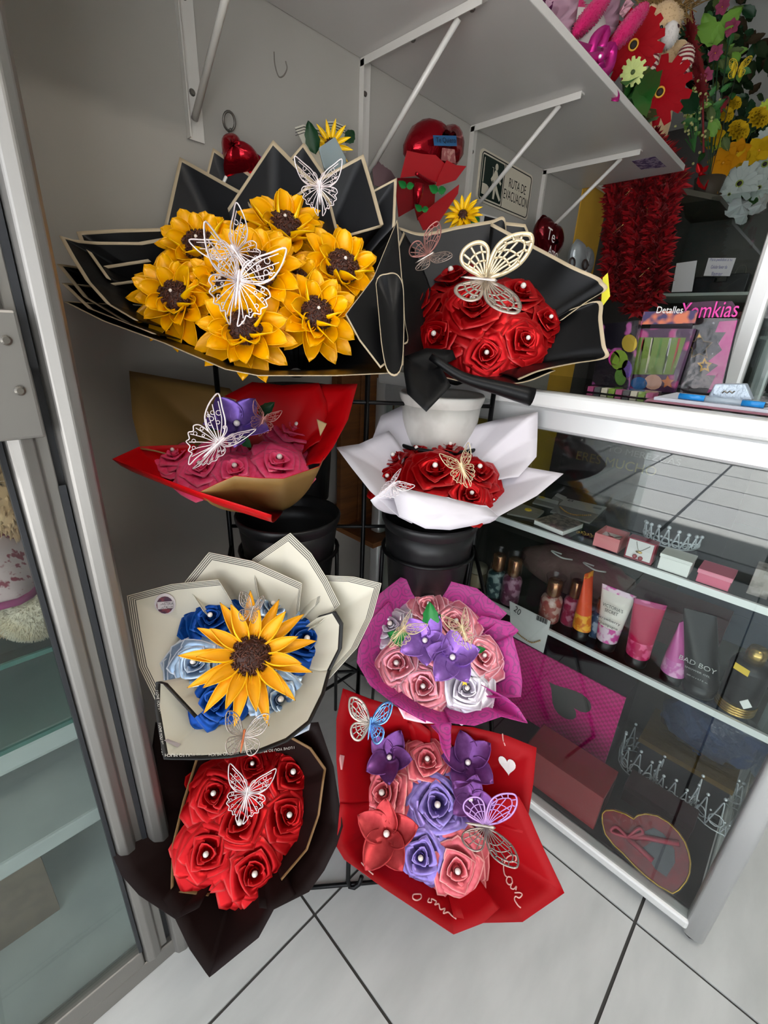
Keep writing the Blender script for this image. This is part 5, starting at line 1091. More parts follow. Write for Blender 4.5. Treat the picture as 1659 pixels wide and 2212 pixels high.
def star(cx, cy, r, n=5, k=.5, a0=-pi/2): return [(cx+r*(1 if i % 2 == 0 else k)*cos(a0+pi*i/n), cy+r*(1 if i % 2 == 0 else k)*sin(a0+pi*i/n)) for i in range(2*n)]
C_ = lambda n, h: mat('print_'+n, h, .45)
bag([(375, 1150), (655, 1120), (560, 1650), (280, 1650)], 1.03, 'clear party bag with balloon print, next to the black bouquet', M_confetti,
    [('balloon_print', circ(500, 1430, 70, 80), C_('lime', '#7a9a2a')), ('balloon_print', circ(460, 1420, 45, 60), C_('magenta', '#c02a8a')), ('balloon_print', circ(580, 1300, 60, 70), C_('ochre', '#a8902a')), ('balloon_print', circ(510, 1560, 45, 70), C_('green', '#5a8a30')), ('balloon_print', circ(560, 1500, 40, 70), C_('violet', '#5a3a8a'))])
bag([(660, 1160), (1090, 1160), (930, 1660), (570, 1650)], 1.06, 'middle party bag holding striped colour pencils', mat('party_print_plum', '#4a1f4a', .35, noise=(40, '#c0488a', .55, .65), detail=1),
    [('green_panel', [(660, 1230), (1030, 1230), (930, 1520), (600, 1520)], C_('pea', '#6f8a34'))] + [('pencil', [(690+70*k, 1235), (708+70*k, 1235), (660+66*k, 1510), (640+66*k, 1510)], C_(*c)) for k, c in enumerate([('red', '#b04038'), ('cream', '#d8d0b8'), ('green', '#4f8a3a'), ('silver', '#c8c8c8'), ('red', '#b04038')])] +
    [('blue_blob', circ(660, 1590, 65, 50), C_('blue', '#2a6aa8')), ('peach_blob', circ(770, 1580, 70, 60), C_('peach', '#d8a890')), ('star_print', star(885, 1580, 52), C_('orange', '#d87a2a'))])
t, dz = bag([(1045, 1050), (1440, 1050), (1310, 1640), (985, 1660)], 1.09, 'black and magenta party bag with yellow star prints', mat('bag_black', '#17161a', .3, noise=(60, '#8a8a92', .70, .73), detail=1),
    [('magenta_splash', [(1300, 1075), (1440, 1065), (1310, 1600), (1200, 1640), (1270, 1500), (1190, 1500), (1290, 1420), (1210, 1390), (1320, 1300), (1290, 1250), (1350, 1160), (1265, 1160)], C_('magenta', '#c8178a')), ('star_outline', star(1140, 1275, 112, k=.52), C_('ochre_dark', '#7a5c1a')), ('star_print', star(1140, 1275, 100, k=.52), C_('sun', '#d8a82a')), ('star_print', star(1182, 1422, 62, k=.5), C_('sun', '#d8a82a')), ('star_print', star(1182, 1422, 34, k=.5), C_('slate', '#6a6a74'))])
cc = standplane([(1220, 985)], 1.085)[0]+Vector((0, 0, dz))
MB().prism([v+Vector((-.003, 0, dz)) for v in standplane([(1030, 960), (1060, 930), (1240, 915), (1400, 915), (1425, 950), (1415, 1010), (1380, 1035), (1060, 1045), (1025, 1010)], 1.09)], (.002, 0, 0)).build('title_card', C_('plum_dark', '#3a1030'), t)
mm = MB(); text(mm, 'Yomkias', cc+Vector((-.006, 0, 0)), (0, -.092, .004), (0, 0, .028)); mm.build('title_lettering', C_('hotpink', '#d83a9a'), t)
q = standplane([(690, 1060), (1110, 1050), (1090, 1150), (665, 1160)], 1.055)
t = thing('header_card', 'colourful header card lettered Detalles above the pencil bag', 'card', q[3]); MB().prism([v+Vector((0, 0, .0)) for v in q], (.002, 0, 0)).build('card', mat('card_mixed', '#3a3058', .4, noise=(50, '#c06a4a', .45, .6), detail=1), t)
mm = MB(); text(mm, 'Detalles', (q[0]+q[1])/2+Vector((-.002, 0, .002)), (0, -.045, 0), (0, 0, .012)); mm.build('lettering', M_white, t)
MB().bx(1.084, 1.089, q[2].y+.01, q[3].y-.01, ZC, q[2].z).build('backing', mat('card_dark', '#2a2430', .5), t)
# clear tray along the counter front
a = onz(1277, 846, ZC); b2 = onz(1455, 852, ZC)
t = thing('clear_tray', 'low clear tray of striped sweets along the counter edge', 'tray', (1.0, .3, ZC)); 
MB().bx(.94, .985, .235, .36, ZC, ZC+.012).build('tray', M_pvc, t)
for k in range(9): MB().bx(.945, .98, .238+.0135*k, .249+.0135*k, ZC+.001, ZC+.010).build('sweet', C_(*[('pink', '#b04a7a'), ('lime', '#7a9a2a'), ('cream', '#d8d0b8'), ('grey', '#5a5a5a')][k % 4]), t)
# papers, clip, folded card and pen near the right edge
z_ = ZC
t = thing('clipboard', 'pink-edged clipboard with papers at the counter front edge', 'clipboard', (.95, .1, ZC))
MB().bx(.90, 1.06, -.06, .235, z_, z_+.003).build('board', mat('clip_pink', '#a8707e', .5), t); MB().bx(.905, 1.055, -.055, .225, z_+.0032, z_+.008).build('paper_stack', mat('paper_blue_white', '#cdd2dc', .6), t)
q = [onx(x, y, .93) for x, y in D5([(1260, 1565), (1500, 1562), (1555, 1690), (1190, 1700)])]; zq = min(v.z for v in q); q = [v+Vector((0, 0, z_+.0085-zq)) for v in q]
t = thing('folded_card', 'pale blue quilted plastic holder standing on the clipboard', 'holder', (q[2]+q[3])/2); MB().prism(q, (.03, 0, 0)).build('shell', mat('quilt_blue', '#aebbc8', .35, .2, bump=(70, .8, .006)), t, bev=.002)
MB().tube([onx(x, y, .928) for x, y in D5([(1300, 1695), (1320, 1680), (1340, 1695), (1360, 1680), (1380, 1695), (1400, 1680)])], .0012, 5).build('spring', M_screw, t)
pa, pb = onx(*D5([(965, 1715)])[0], .915), onx(*D5([(1700, 1765)])[0], .915); pa.z = max(pa.z, z_+.014); pb.z = max(pb.z, z_+.014)
pa.z = pb.z = z_+.0135
t = thing('blue_pen', 'sky blue ballpoint pen lying on the papers', 'pen', (pa+pb)/2-Vector((0, 0, .005))); M_pen = mat('pen_blue', '#1f86d0', .25)
def seg(a, b, f0, f1): return [a.lerp(b, f0), a.lerp(b, f1)]
MB().tube(seg(pa, pb, 0, .30), .0048, 10).build('barrel', M_pen, t, True); MB().tube(seg(pa, pb, .30, .70), .0044, 10).build('clear_barrel', filmmat('pen_clear', '#cfe0ee', .35), t, True); MB().tube(seg(pa, pb, .70, .93), .0048, 10).build('grip', M_pen, t, True); MB().tube(seg(pa, pb, .93, 1), [.004, .001], 10).build('tip', M_screw, t, True)
# yellow paper tag stuck behind the black wrap
q = [at(x, y, .885) for x, y in [(1299, 652), (1302, 600), (1313, 589), (1318, 640), (1300, 664)]]
tag(MB().prism(q, FWD*.001).build('yellow_tag', mat('tag_yellow', '#d8d02a', .5)), 'bright yellow paper tag poking out behind the black rose wrapping', 'tag')
# notes and shelf in the far cabinet behind
fc = thing('far_cabinet', 'grey wall cabinet with white shelf edges behind the notes', 'cabinet', (2.7, .3, 0))
XF2 = 2.55
a, b2 = onx(1425, 634, XF2), onx(1700, 618, XF2)
M_grey = mat('cabinet_grey', '#55524e', .6, noise=(4, '#4a4744', .4, .7))
for z in (a.z, a.z-.17, a.z-.42): MB().bx(XF2, XF2+.4, b2.y-.2, a.y+.05, z-.012, z).build('shelf', M_white, fc)
MB().bx(XF2+.4, XF2+.42, b2.y-.2, a.y+.05, 0, 1.75).build('back_panel', M_grey, fc); MB().bx(XF2, XF2+.42, a.y+.05, a.y+.07, 0, 1.75).build('side_panel', M_grey, fc)
MB().bx(XF2-.0025, XF2-.0005, b2.y-.2, a.y+.05, .9, 1.75).build('glass_pane', M_glassc, fc)
for nm, L, lb in [('blank_note', [(945, 682), (1105, 660), (1065, 902), (905, 907)], 'blank white note card standing on the far shelf'), ('written_note', [(1195, 640), (1410, 640), (1360, 782), (1155, 780)], 'white note with blue handwriting beside the blank card')]:
    q = [onx(x, y, XF2-.0046) for x, y in D5(L)]; t = thing(nm, lb, 'note', (q[2]+q[3])/2); MB().prism(q, (.002, 0, 0)).build('paper', mat('note_paper', '#d6d3d6', .6), t)
    if nm == 'written_note':
        c = sum(q, Vector())/4; ux = (q[1]-q[0]).normalized(); uy = (q[0]-q[3]).normalized(); wd = (q[1]-q[0]).length
        for k, s_ in enumerate(('Para pedidos a tu', 'Celular favor de', 'llamar')):
            mm = MB(); text(mm, s_, c+Vector((-.003, 0, 0))+uy*(.026-.026*k), ux*wd*(.8-.2*k), uy*.014); mm.build('handwriting', mat('ink_blue', '#6a6aa0', .6), t)
for k, (x, y, h_, col) in enumerate([(1520, 620, .07, '#26242a'), (1555, 622, .05, '#3a3436'), (1590, 620, .08, '#2e2c30'), (1620, 660, .10, '#6a1f2a'), (1648, 690, .10, '#4a1a22')]):
    p = onx(x, y, XF2+.1); zb = a.z if k < 3 else a.z-.17; p.z = zb; t = thing('wrapped_gift', ['black twisted-handle gift on the far shelf beside the notes', 'small dark gift in the middle of the far shelf', 'dark tall gift at the right of the far shelf', 'wine red gift on the lower far shelf', 'dark red gift at the lower far shelf end'][k], 'gift', p, 'gifts in the far cabinet')
    MB().box((0, 0, h_/2), (.06, .08, h_), Matrix.Translation(p)).build('body', mat('gift_'+col[1:], col, .4), t, bev=.004); MB().tube(curve([p+Vector((0, -.02, h_)), p+Vector((0, -.012, h_+.03)), p+Vector((0, .012, h_+.03)), p+Vector((0, .02, h_))]), .003, 6).build('handle', M_screw, t, True)
# ================================================================ things between the bouquets and the wall
M_foil = mat('foil_red', '#9c0a1c', .16, .75, bump=(35, .35, .006)); M_foilp = mat('foil_purple', '#7a3a8a', .3, .4)
def heart3(c, xd, yd, s, th, m, parent, name='balloon'):
    nn = xd.cross(yd).normalized(); rows = []
    K = 40; out = [heart(2*pi*k/K) for k in range(K)]; mb = MB()
    for t_, z in ((1.0, 0), (.96, .35), (.86, .62), (.68, .84), (.42, .97), (.12, 1.0)): rows.append([c+(xd*o.x+yd*(o.y*1.0+.1*(1-t_)))*s*t_+nn*th*z*(1+.05*sin(7*k)) for k, o in enumerate(out)])
    back = [[c+(p-c)-nn*2*((p-c).dot(nn)) for p in r] for r in rows]
    mb.grid(rows[::-1]+back[1:], 0, closeu=True); mb.f.append(tuple(range(K))); mb.m.append(0); o = mb.build(name, m, parent, True)
    seam = MB(); seam.grid([[c+(xd*o.x+yd*o.y)*s*.99 for o in out]+[c+(xd*out[0].x+yd*out[0].y)*s*.99], [c+(xd*o.x+yd*o.y)*s*(1.05+.02*(k % 2)) for k, o in enumerate(out+[out[0]])]], 0); seam.build('seam', m, o, sol=.001)
    return o
def vframe(): return RGT.copy(), -DWN.copy()
xd, yd = vframe()
# balloon behind the sunflowers
c = ony(516, 345, .93); t = thing('heart_balloon', 'small red foil balloon with purple rim peeking above the black sunflower paper', 'balloon', c)
x2 = (xd*.8+yd*-.6).normalized(); y2 = (yd*.8+xd*.6).normalized(); heart3(c, x2, y2, 44*depth(c)/FPX, .035, M_foil, t); heart3(c+FWD*.01, x2, y2, 51*depth(c)/FPX, .008, M_foilp, t, 'rim_panel')
MB().tube([c-y2*.04, c-y2*.14+Vector((0, 0, -.05))], .003, 6).build('stick', M_white, t)
# small cream sunflower bouquet against the wall
c = ony(715, 315, .93); t = thing('small_bouquet', 'small cream-wrapped yellow sunflower bouquet against the wall behind the black paper', 'bouquet', c-Vector((0, 0, .15)))
def wq(L, y): return [ony(px_, py_, y) for px_, py_ in L]
for L, y in [([(637, 275), (655, 269), (675, 274), (704, 283), (700, 340), (660, 350)], .95), ([(705, 262), (722, 262), (745, 272), (748, 330), (710, 330)], .955)]:
    q = wq(L, y); MB().prism(q+[ony(700, 400, .93)], (0, .001, 0)).build('wrapping_sheet', M_crm, t)
    top = q[:3] if len(L) == 5 else q[:4]
    for k in range(3): MB().tube([v+Vector((0, -.002, -.004-.005*k)) for v in top], .0009, 4).build('border_line', M_line, t)
B = frame(c, (CAM-c)+Vector((0, 0, .2))) @ Matrix.Scale(48*depth(c)/FPX, 4)
o = inst('sunflower', DISC_ME, t, B @ Matrix.Scale(.28, 4), [M_seed, M_seed2]); petals(o, SUN_K_ME, B, 0, 13, 0, (M_kin, M_kout), 0, .03)
for (x0_, y0_), (x1_, y1_) in [((683, 335), (666, 262)), ((745, 310), (763, 285))]: leaf(t, ony(x0_, y0_, .91), ony(x1_, y1_, .92), CAM-c, M_leafd)
q = [ony(x, y, .875) for x, y in [(687, 318), (724, 293), (748, 340), (745, 370), (700, 365)]]
MB().prism(q, FWD*.012).build('plastic_cup', filmmat('frosted_cup', '#9fb0b4', .75, .3), t, bev=.003)
# mauve paper
c = ony(826, 378, .955); t = thing('paper_rosette', 'folded mauve paper rosette between the black papers', 'paper', c)
for k in range(4): 
    L = [(805+8*k, 365-6*(k % 2)), (818+9*k, 348+7*k), (838+6*k, 372+5*k), (826, 405), (808, 400)]; MB().prism([ony(x, y, .95+.006*k) for x, y in L], (0, .002, 0)).build('fold', mat('mauve_paper', '#6f575a', .6), t)
# red gift bouquet with balloon
c = ony(922, 330, .93); t = thing('balloon_bouquet', 'red heart balloon over a small red-wrapped bouquet with green bows', 'bouquet', c-Vector((0, 0, .2)))
c2 = ony(940, 308, .92); xb = Vector((.92, .0, -.16)).normalized(); s_ = 68*depth(c2)/FPX
W4 = lambda L: [(840+x/4.1475, 230+y/4.1475) for x, y in L]
def bal(L, y, th, m, nm):
    q = [ony(px_, py_, y) for px_, py_ in W4(L)]; cc = sum(q, Vector())/len(q); mb = MB(); rows = []
    for t_, z in ((1, 0), (.95, .4), (.82, .7), (.6, .9), (.3, 1)): rows.append([cc+(v-cc)*t_+Vector((0, -th*z, 0)) for v in q])
    mb.grid(rows[::-1]+[[cc+(v-cc)*t_+Vector((0, th*z, 0)) for v in q] for t_, z in ((.95, .4), (.6, .9), (.3, 1))], 0, closeu=True); mb.f.append(tuple(range(len(q)))); mb.m.append(0); return mb.build(nm, m, t, True)
bal([(165, 420), (165, 330), (205, 230), (250, 150), (305, 112), (370, 130), (420, 180), (452, 225), (480, 190), (525, 165), (570, 190), (605, 250), (625, 350), (615, 480), (560, 560), (400, 600), (250, 560)], .90, .045, M_foil, 'balloon')
q = [ony(x, y, .846) for x, y in W4([(398, 258), (605, 262), (610, 355), (408, 350)])]; MB().prism(q, (0, .001, 0)).build('blue_band', mat('band_blue', '#2a5a86', .4), t)
mm = MB(); text(mm, 'Te Quiero', sum(q, Vector())/4+Vector((0, -.002, 0)), (q[1]-q[0])*.85, (q[0]-q[3])*.6); mm.build('lettering', M_ink, t)
MB().prism([ony(x, y, .85) for x, y in W4([(480, 370), (590, 385), (600, 510), (470, 480)])], (0, .001, 0)).build('pink_print', mat('print_rose', '#8a4a4a', .5, noise=(90, '#b08078', .5, .6)), t)
def wpoly(L, y, m, nm, th=.0015): return MB().prism([ony(px_, py_, y) for px_, py_ in W4(L)], (0, th, 0)).build(nm, m, t)
M_rt = mat('red_translucent', '#a01820', .3); M_rd2 = mat('red_fabric_dark', '#7a0a14', .4)
wpoly([(165, 395), (300, 425), (420, 435), (500, 510), (440, 680), (250, 620), (105, 640)], .835, M_rt, 'wrapping_sheet'); wpoly([(520, 480), (600, 525), (695, 535), (600, 660), (420, 720), (450, 620)], .83, M_rt, 'wrapping_sheet')
wpoly([(80, 640), (250, 640), (250, 900), (90, 990), (70, 800)], .86, M_rd2, 'wrapping_sheet'); wpoly([(630, 700), (620, 780), (420, 1080), (310, 1110), (260, 1000), (420, 860)], .82, M_rt, 'wrapping_sheet'); wpoly([(230, 640), (300, 650), (420, 710), (400, 1000), (260, 1020), (230, 900)], .855, M_rd2, 'wrapping_sheet')
for cx_, cy_, sx_ in ((150, 720, 70), (430, 760, 75), (290, 930, 60)):
    for sg_ in (-1, 1):
        a = ony(*W4([(cx_, cy_)])[0], .80); b2 = ony(*W4([(cx_+sg_*sx_, cy_-35+20*sg_)])[0], .80); leaf(t, a, b2, CAM-a, M_leaf)
MB().tube(curve([ony(x, y, .80) for x, y in W4([(245, 600), (320, 650), (410, 695)])]), .004, 6).build('red_ribbon', M_foil, t, True); MB().tube([ony(x, y, .80) for x, y in W4([(270, 700), (260, 790), (250, 880)])], [.012, .01, .004], 8).build('ribbon_tail', M_foil, t, True)
# sunflower next to it
c = ony(1000, 466, .82); t = thing('single_sunflower', 'single yellow ribbon sunflower below the evacuation sign', 'flower', c-Vector((0, 0, .1)))
B = frame(c, (CAM-c)*.8+Vector((-.2, 0, .6))) @ Matrix.Scale(46*depth(c)/FPX, 4); o = inst('flower_head', DISC_ME, t, B @ Matrix.Scale(.26, 4), [M_seed, M_seed2]); petals(o, SUN_K_ME, B, 0, 14, 0, (M_kin, M_kout), 0, .04); petals(o, SUN_K_ME, B, 1, 11, .2, (M_kin, M_kout), .12, .04)
MB().tube(curve([c, c+Vector((-.03, -.02, -.10)), BG+Vector((.02, .03, .02)), BG+Vector((0, .02, -.15))]), .003, 6).build('stem', M_leafd, t); leaf(t, c+Vector((.02, -.01, -.02)), ony(1034, 472, .81), CAM-c, M_leaf)
t0 = ony(1060, 468, .86); t = thing('photo_card', 'black and white bordered card tucked behind the rose wrapping', 'card', t0); q = [ony(x, y, .997) for x, y in [(1041, 461), (1087, 473), (1085, 500), (1036, 492)]]; MB().prism(q, (0, .0025, 0)).build('card', M_white, t); MB().prism([sum(q, Vector())/4+(v-sum(q, Vector())/4)*.75+Vector((0, -.001, 0)) for v in q], (0, .0005, 0)).build('picture', M_ink, t)
# te amo balloon and silver balloon
c = ony(1183, 525, .90); t = thing('heart_balloon', 'dark red heart balloon lettered Te Amo right of the black rose bouquet', 'balloon', c-Vector((0, 0, .1))); x2 = Vector((.95, .0, -.1)).normalized(); y2 = Vector((.05, 0, 1)).normalized()
heart3(c, x2, y2, .092, .035, mat('foil_wine', '#5c0812', .18, .7, bump=(30, .3, .006)), t)
for s_, px_, py_, w_, h_ in (('Te', 1191, 508, .06, .035), ('Amo', 1195, 545, .075, .03)):
    mm = MB(); text(mm, s_, ony(px_, py_, .85), x2*w_, y2*h_); mm.build('lettering', M_white, t)
MB().tube([c-y2*.09, c-y2*.28], .003, 6).build('stick', M_white, t)
c = ony(1253, 574, .88); t = thing('heart_balloon', 'silver heart balloon with dark lettering at the edge of the black rose paper', 'balloon', c-Vector((0, 0, .1))); heart3(c, x2, y2, .10, .03, mat('foil_silver', '#aeb4b6', .3, .5, bump=(40, .4, .006)), t)
for px_, py_ in ((1236, 568), (1264, 572)): MB().tube([ony(px_, py_, .843)+(x2*cos(a)*.022+y2*sin(a)*.016) for a in [2*pi*k/14 for k in range(14)]], .0035, 6, closed=True).build('scroll_print', mat('print_brown', '#3a2c28', .4), t, True)
MB().tube([c-y2*.09, c-y2*.22], .003, 6).build('stick', M_white, t)
# ================================================================ garland at the shelf's end
M_gar = mat('garland_red', '#a30816', .55, sheen=.2); M_gar2 = mat('garland_dark_red', '#6e040e', .6)
rg = random.Random(11)
def garland(top, bot, rad, n, label):
    t = thing('red_garland', label, 'garland', bot, 'red feather garlands hanging from the shelf end'); m = MB(); top = Vector(top); bot = Vector(bot)
    for k in range(n):
        f = k/n; c = top.lerp(bot, f)+Vector((rg.uniform(-.01, .01), rg.uniform(-.01, .01), 0)); a = rg.uniform(0, 6.28); e = rg.uniform(-.7, .7)
        d = Vector((cos(a)*cos(e), sin(a)*cos(e), sin(e))); L_ = rad*rg.uniform(.6, 1.15); s_ = d.cross(UP).normalized()*L_*.16; q = d.cross(s_).normalized()*L_*.10
        m.add([c, c+d*L_*.5+s_+q, c+d*L_, c+d*L_*.5-s_+q, c+d*L_*.55-q], [(0, 1, 4), (1, 2, 4), (2, 3, 4), (3, 0, 4)], rg.randint(0, 1))
    o = m.build('tinsel', [M_gar, M_gar2], t); o['kind'] = 'stuff'
    MB().tube([top, bot], .004, 5).build('cord', M_gar2, t)
    for k in range(10):
        c = top.lerp(bot, rg.random())+Vector((rg.uniform(-.04, .04), rg.uniform(-.06, .06), 0)); MB().tube(curve([c, c+Vector((-.01, rg.uniform(-.02, .02), .01)), c+Vector((-.015, rg.uniform(-.03, .03), -.02))]), .0006, 4).build('gold_thread', mat('gold_metal', '#b8995a'), t)
for (a0, b0), (a1, b1), lb in [((1335, 398), (1330, 640), 'red feather garland nearest the yellow pillar'), ((1385, 392), (1375, 672), 'middle red feather garland hanging from the shelf end'), ((1440, 386), (1405, 650), 'red feather garland on the outer side of the shelf end')]:
    pa = onx(a0, b0, 2.14); pb = onx(a1, b1, 2.06); garland(pa, pb, .062, 1500, lb)
pa = at(1400, 300, 1.62); pb = onx(1455, 400, 2.16); garland(pa, pb, .06, 900, 'red feather garland draped over the shelf corner')
# ================================================================ plush toys and flowers on the shelf
rf = random.Random(5)
def fur(mb, c, r, M=None, n=500, L=.010, m=0, seg=16, rings=10):
    """soft ellipsoid with short tufts"""
    r = (r, r, r) if not isinstance(r, (tuple, list)) else r; c = Vector(c); R = M.to_3x3() if M is not None else Matrix.Identity(3)
    mb.ell(c, r, M, seg, rings, m)
    for _ in range(n):
        z = rf.uniform(-1, 1); a = rf.uniform(0, 6.28); s_ = sqrt(1-z*z); q = Vector((s_*cos(a), s_*sin(a), z)); nn = (R @ Vector((q.x/r[0], q.y/r[1], q.z/r[2]))).normalized(); p = c+R @ Vector((q.x*r[0], q.y*r[1], q.z*r[2]))
        t_ = nn.orthogonal().normalized(); t_ = Matrix.Rotation(rf.uniform(0, 6.28), 3, nn) @ t_; b_ = nn.cross(t_); w_ = L*.30
        tip = p+nn*L*.7+t_*L*rf.uniform(.2, .7)-Vector((0, 0, L*.3)); p0 = p-nn*L*.2
        mb.add([p0+b_*w_, p0-b_*w_, p0+t_*w_, tip], [(0, 2, 3), (2, 1, 3), (1, 0, 3)], m)
def shp(px_, py_, y=.68): return ony(px_, py_, y)
PXM = lambda p, k: k*depth(p)/FPX
STZ = SHZ+.018
# pink plush with long ears
a0, a1 = shp(1242, 72, .70), shp(1312, -8, .70); b0, b1 = shp(1325, 98, .66), shp(1392, 16, .66)
t = thing('plush_rabbit', 'hot pink plush rabbit lying at the shelf edge, its two long ears hanging forward', 'plush toy', (1.4, .8, STZ)); M_hot = mat('plush_hot_pink', '#b8085a', .9, sheen=.3, bump=(120, .5, .004))
for p0, p1, w_ in ((a0, a1, .024), (b0, b1, .026)):
    c = (p0+p1)/2; L_ = (p1-p0).length/2; mb = MB(); fur(mb, c, (w_, w_*.8, L_*1.08), frame(c, p1-p0, CAM-c), 700, .006); mb.build('ear', M_hot, t, True)
mb = MB(); fur(mb, Vector((1.50, .86, STZ+.16)), (.10, .09, .15), None, 700, .008); mb.build('body', M_hot, t, True)
# mauve tulle wrap and white bowl behind
t = thing('tulle_bundle', 'crumpled mauve and lilac tulle wrap behind the pink bow', 'wrapping', (1.25, .75, STZ)); M_tul = mat('tulle_mauve', '#9a6f84', .6, noise=(6, '#b899a8', .3, .7)); M_tul2 = mat('tulle_plum', '#5c1f4a', .5)
for L, m_ in (([(1178, 0), (1250, 0), (1240, 70), (1205, 95), (1180, 60)], M_tul), ([(1290, 0), (1340, -5), (1335, 60), (1290, 110), (1275, 60)], M_tul), ([(1165, -10), (1200, -10), (1185, 40), (1175, 30)], M_tul2), ([(1355, -5), (1370, 8), (1345, 40), (1338, 30)], mat('tulle_blush', '#d8a0ae', .6))):
    q = [shp(x, y, .72) for x, y in L]; c = sum(q, Vector())/len(q)+Vector((0, .02, 0)); mb = MB(); E = []
    for u, v in zip(q, q[1:]+q[:1]): E += [u.lerp(v, k/4) for k in range(4)]
    mb.grid([E, [c+(e-c)*.6+Vector((0, -.012*(k % 2), 0)) for k, e in enumerate(E)], [c+(e-c)*.1 for e in E]], 0, closeu=True); mb.f.append(tuple(range(2*len(E), 3*len(E)))); mb.m.append(0); mb.build('tulle_fold', m_, t, True, sol=.001)
c = shp(1245, 105, .75); t = thing('white_bowl', 'white rounded bowl standing at the shelf edge under the pink ear', 'bowl', (c.x, c.y, STZ)); r = .10
MB().lathe([(r*.5, 0), (r*.95, .04), (r, .09), (r*.9, c.z-STZ+.045), (r*.4, c.z-STZ+.055)], Matrix.Translation((c.x, c.y+.03, STZ+.0005)), 28).build('bowl_body', mat('bowl_white', '#b9b0ae', .5), t, True)
MB().lathe([(r*.50, 0), (r*.54, 0), (r*.54, .006), (r*.50, .006)], Matrix.Translation((c.x, c.y+.03, STZ+.0002)), 24).build('foot_ring', mat('bowl_white', '#b9b0ae'), t, True)
# magenta satin bow
c = shp(1298, 118, .655); t = thing('satin_bow', 'magenta satin bow with trailing ribbon at the shelf edge', 'bow', c); M_mag = satin('satin_magenta', '#b01a76', '#c02a88')
def ribstrip(pts, w_, nm, y=.65):
    cs = curve([shp(x, yy, y-.004*i) for i, (x, yy) in enumerate(pts)], 5); rows = []
    for i, p in enumerate(cs):
        tg = (cs[min(i+1, len(cs)-1)]-cs[max(i-1, 0)]).normalized(); s_ = tg.cross(CAM-p).normalized()*w_; rows.append([p-s_, p+(CAM-p).normalized()*w_*.35, p+s_])
    mb = MB(); mb.grid(rows, 0); mb.build(nm, M_mag, t, True, sol=.001)
ribstrip([(1298, 122), (1262, 112), (1240, 108), (1262, 130), (1295, 128)], .014, 'loop'); ribstrip([(1292, 125), (1275, 128), (1285, 85), (1308, 68), (1300, 100)], .011, 'loop'); ribstrip([(1298, 120), (1320, 105), (1316, 140), (1300, 160), (1292, 140)], .013, 'loop')
ribstrip([(1298, 150), (1300, 172), (1318, 190), (1330, 208), (1328, 218)], .009, 'tail', .63); MB().ell(shp(1297, 124, .63), .010).build('knot', M_mag, t, True)
MB().ell(shp(1296, 122, .618), .004).build('rhinestone', M_gem, t, True)
# gerberas
_g = MB(); rows = []
for v in (0, .3, .6, .85, 1): rows.append([Vector((.16+.84*v, u*.165*(sin(pi*min(.95, .25+.60*v))**.55), .10*sin(pi*v*.8)+.015*(1-u*u)-.05*v*v)) for u in (-1, -.4, .4, 1)])
_g.grid(rows, 0); GER_ME = _g.mesh('petal', [PM_DEF])
GC_ME = MB().ell((0, 0, 0), (1, 1, .5), seg=16, rings=8).mesh('center', [PM_DEF]); GR_ME = MB().tube([(cos(a), sin(a), 0) for a in [2*pi*k/20 for k in range(20)]], .22, 6, closed=True).mesh('stamen_ring', [PM_DEF])
M_gerred = mat('gerbera_red', '#8a0410', .7, spec=.12); M_stam = mat('stamen_yellow', '#d8a030', .6); M_dkc = mat('flower_eye', '#1c120c', .7)
def gerbera(parent, p, n, r, m_, n1=14, eye=None, ringm=None, name='gerbera'):
    B = frame(p, n) @ Matrix.Rotation(rf.uniform(0, 6), 4, 'Z') @ Matrix.Scale(r, 4)
    o = inst(name, GC_ME, parent, B @ Matrix.Translation((0, 0, .04)) @ Matrix.Scale(.12, 4), [eye or M_dkc]); inst('stamen_ring', GR_ME, o, B @ Matrix.Translation((0, 0, .06)) @ Matrix.Scale(.14, 4), [ringm or M_stam])
    for ly, k_ in ((0, 1.0), (1, .78)):
        for k in range(n1):
            inst('petal', GER_ME, o, B @ Matrix.Rotation(2*pi*(k+.5*ly+rf.uniform(-.15, .15))/n1, 4, 'Z') @ Matrix.Rotation(-.10*ly-.05, 4, 'Y') @ Matrix.Scale(k_*rf.uniform(.94, 1.04), 4), [m_])
    return o
def stem(parent, p, q, r=.0025, m_=None): MB().tube(curve([p, (Vector(p)+Vector(q))/2+Vector((.01, 0, .01)), q], 4), r, 5).build('stem', m_ or M_leafd, parent, True)
bk = Vector((1.80, .74, STZ+.0005)); t = thing('gerbera_basket', 'wicker basket with two red gerberas and greenery on the shelf', 'flower basket', bk); M_wick = mat('wicker', '#5a452c', .7, noise=(40, '#8a7048', .45, .6))
for k in range(7): MB().tube([bk+Vector((cos(a)*(.055+.003*k), sin(a)*(.055+.003*k), .006+.011*k)) for a in [2*pi*j/22 for j in range(22)]], .0062, 6, closed=True).build('wicker_coil', M_wick, t, True)
MB().lathe([(.05, 0), (.05, .06)], Matrix.Translation(bk), 16).build('lining', M_leafd, t)
def toward(p, up=.2): return (CAM-p).normalized()+Vector((0, 0, up))
g1 = shp(1425, 200, .66); gerbera(t, g1, toward(g1), PXM(g1, 60), M_gerred); stem(t, g1+Vector((0, .01, 0)), bk+Vector((.02, 0, .08)))
g2 = shp(1368, 98, .71); gerbera(t, g2, toward(g2), PXM(g2, 62), M_gerred); stem(t, g2+Vector((0, .01, 0)), bk+Vector((-.02, 0, .08)))
g3 = shp(1367, 156, .655); gerbera(t, g3, toward(g3), PXM(g3, 26), mat('daisy_lime', '#a8b46a', .6), 12, mat('daisy_eye_green', '#3a4a20', .7), mat('daisy_eye_green', '#3a4a20')); stem(t, g3, bk+Vector((0, -.02, .08)))
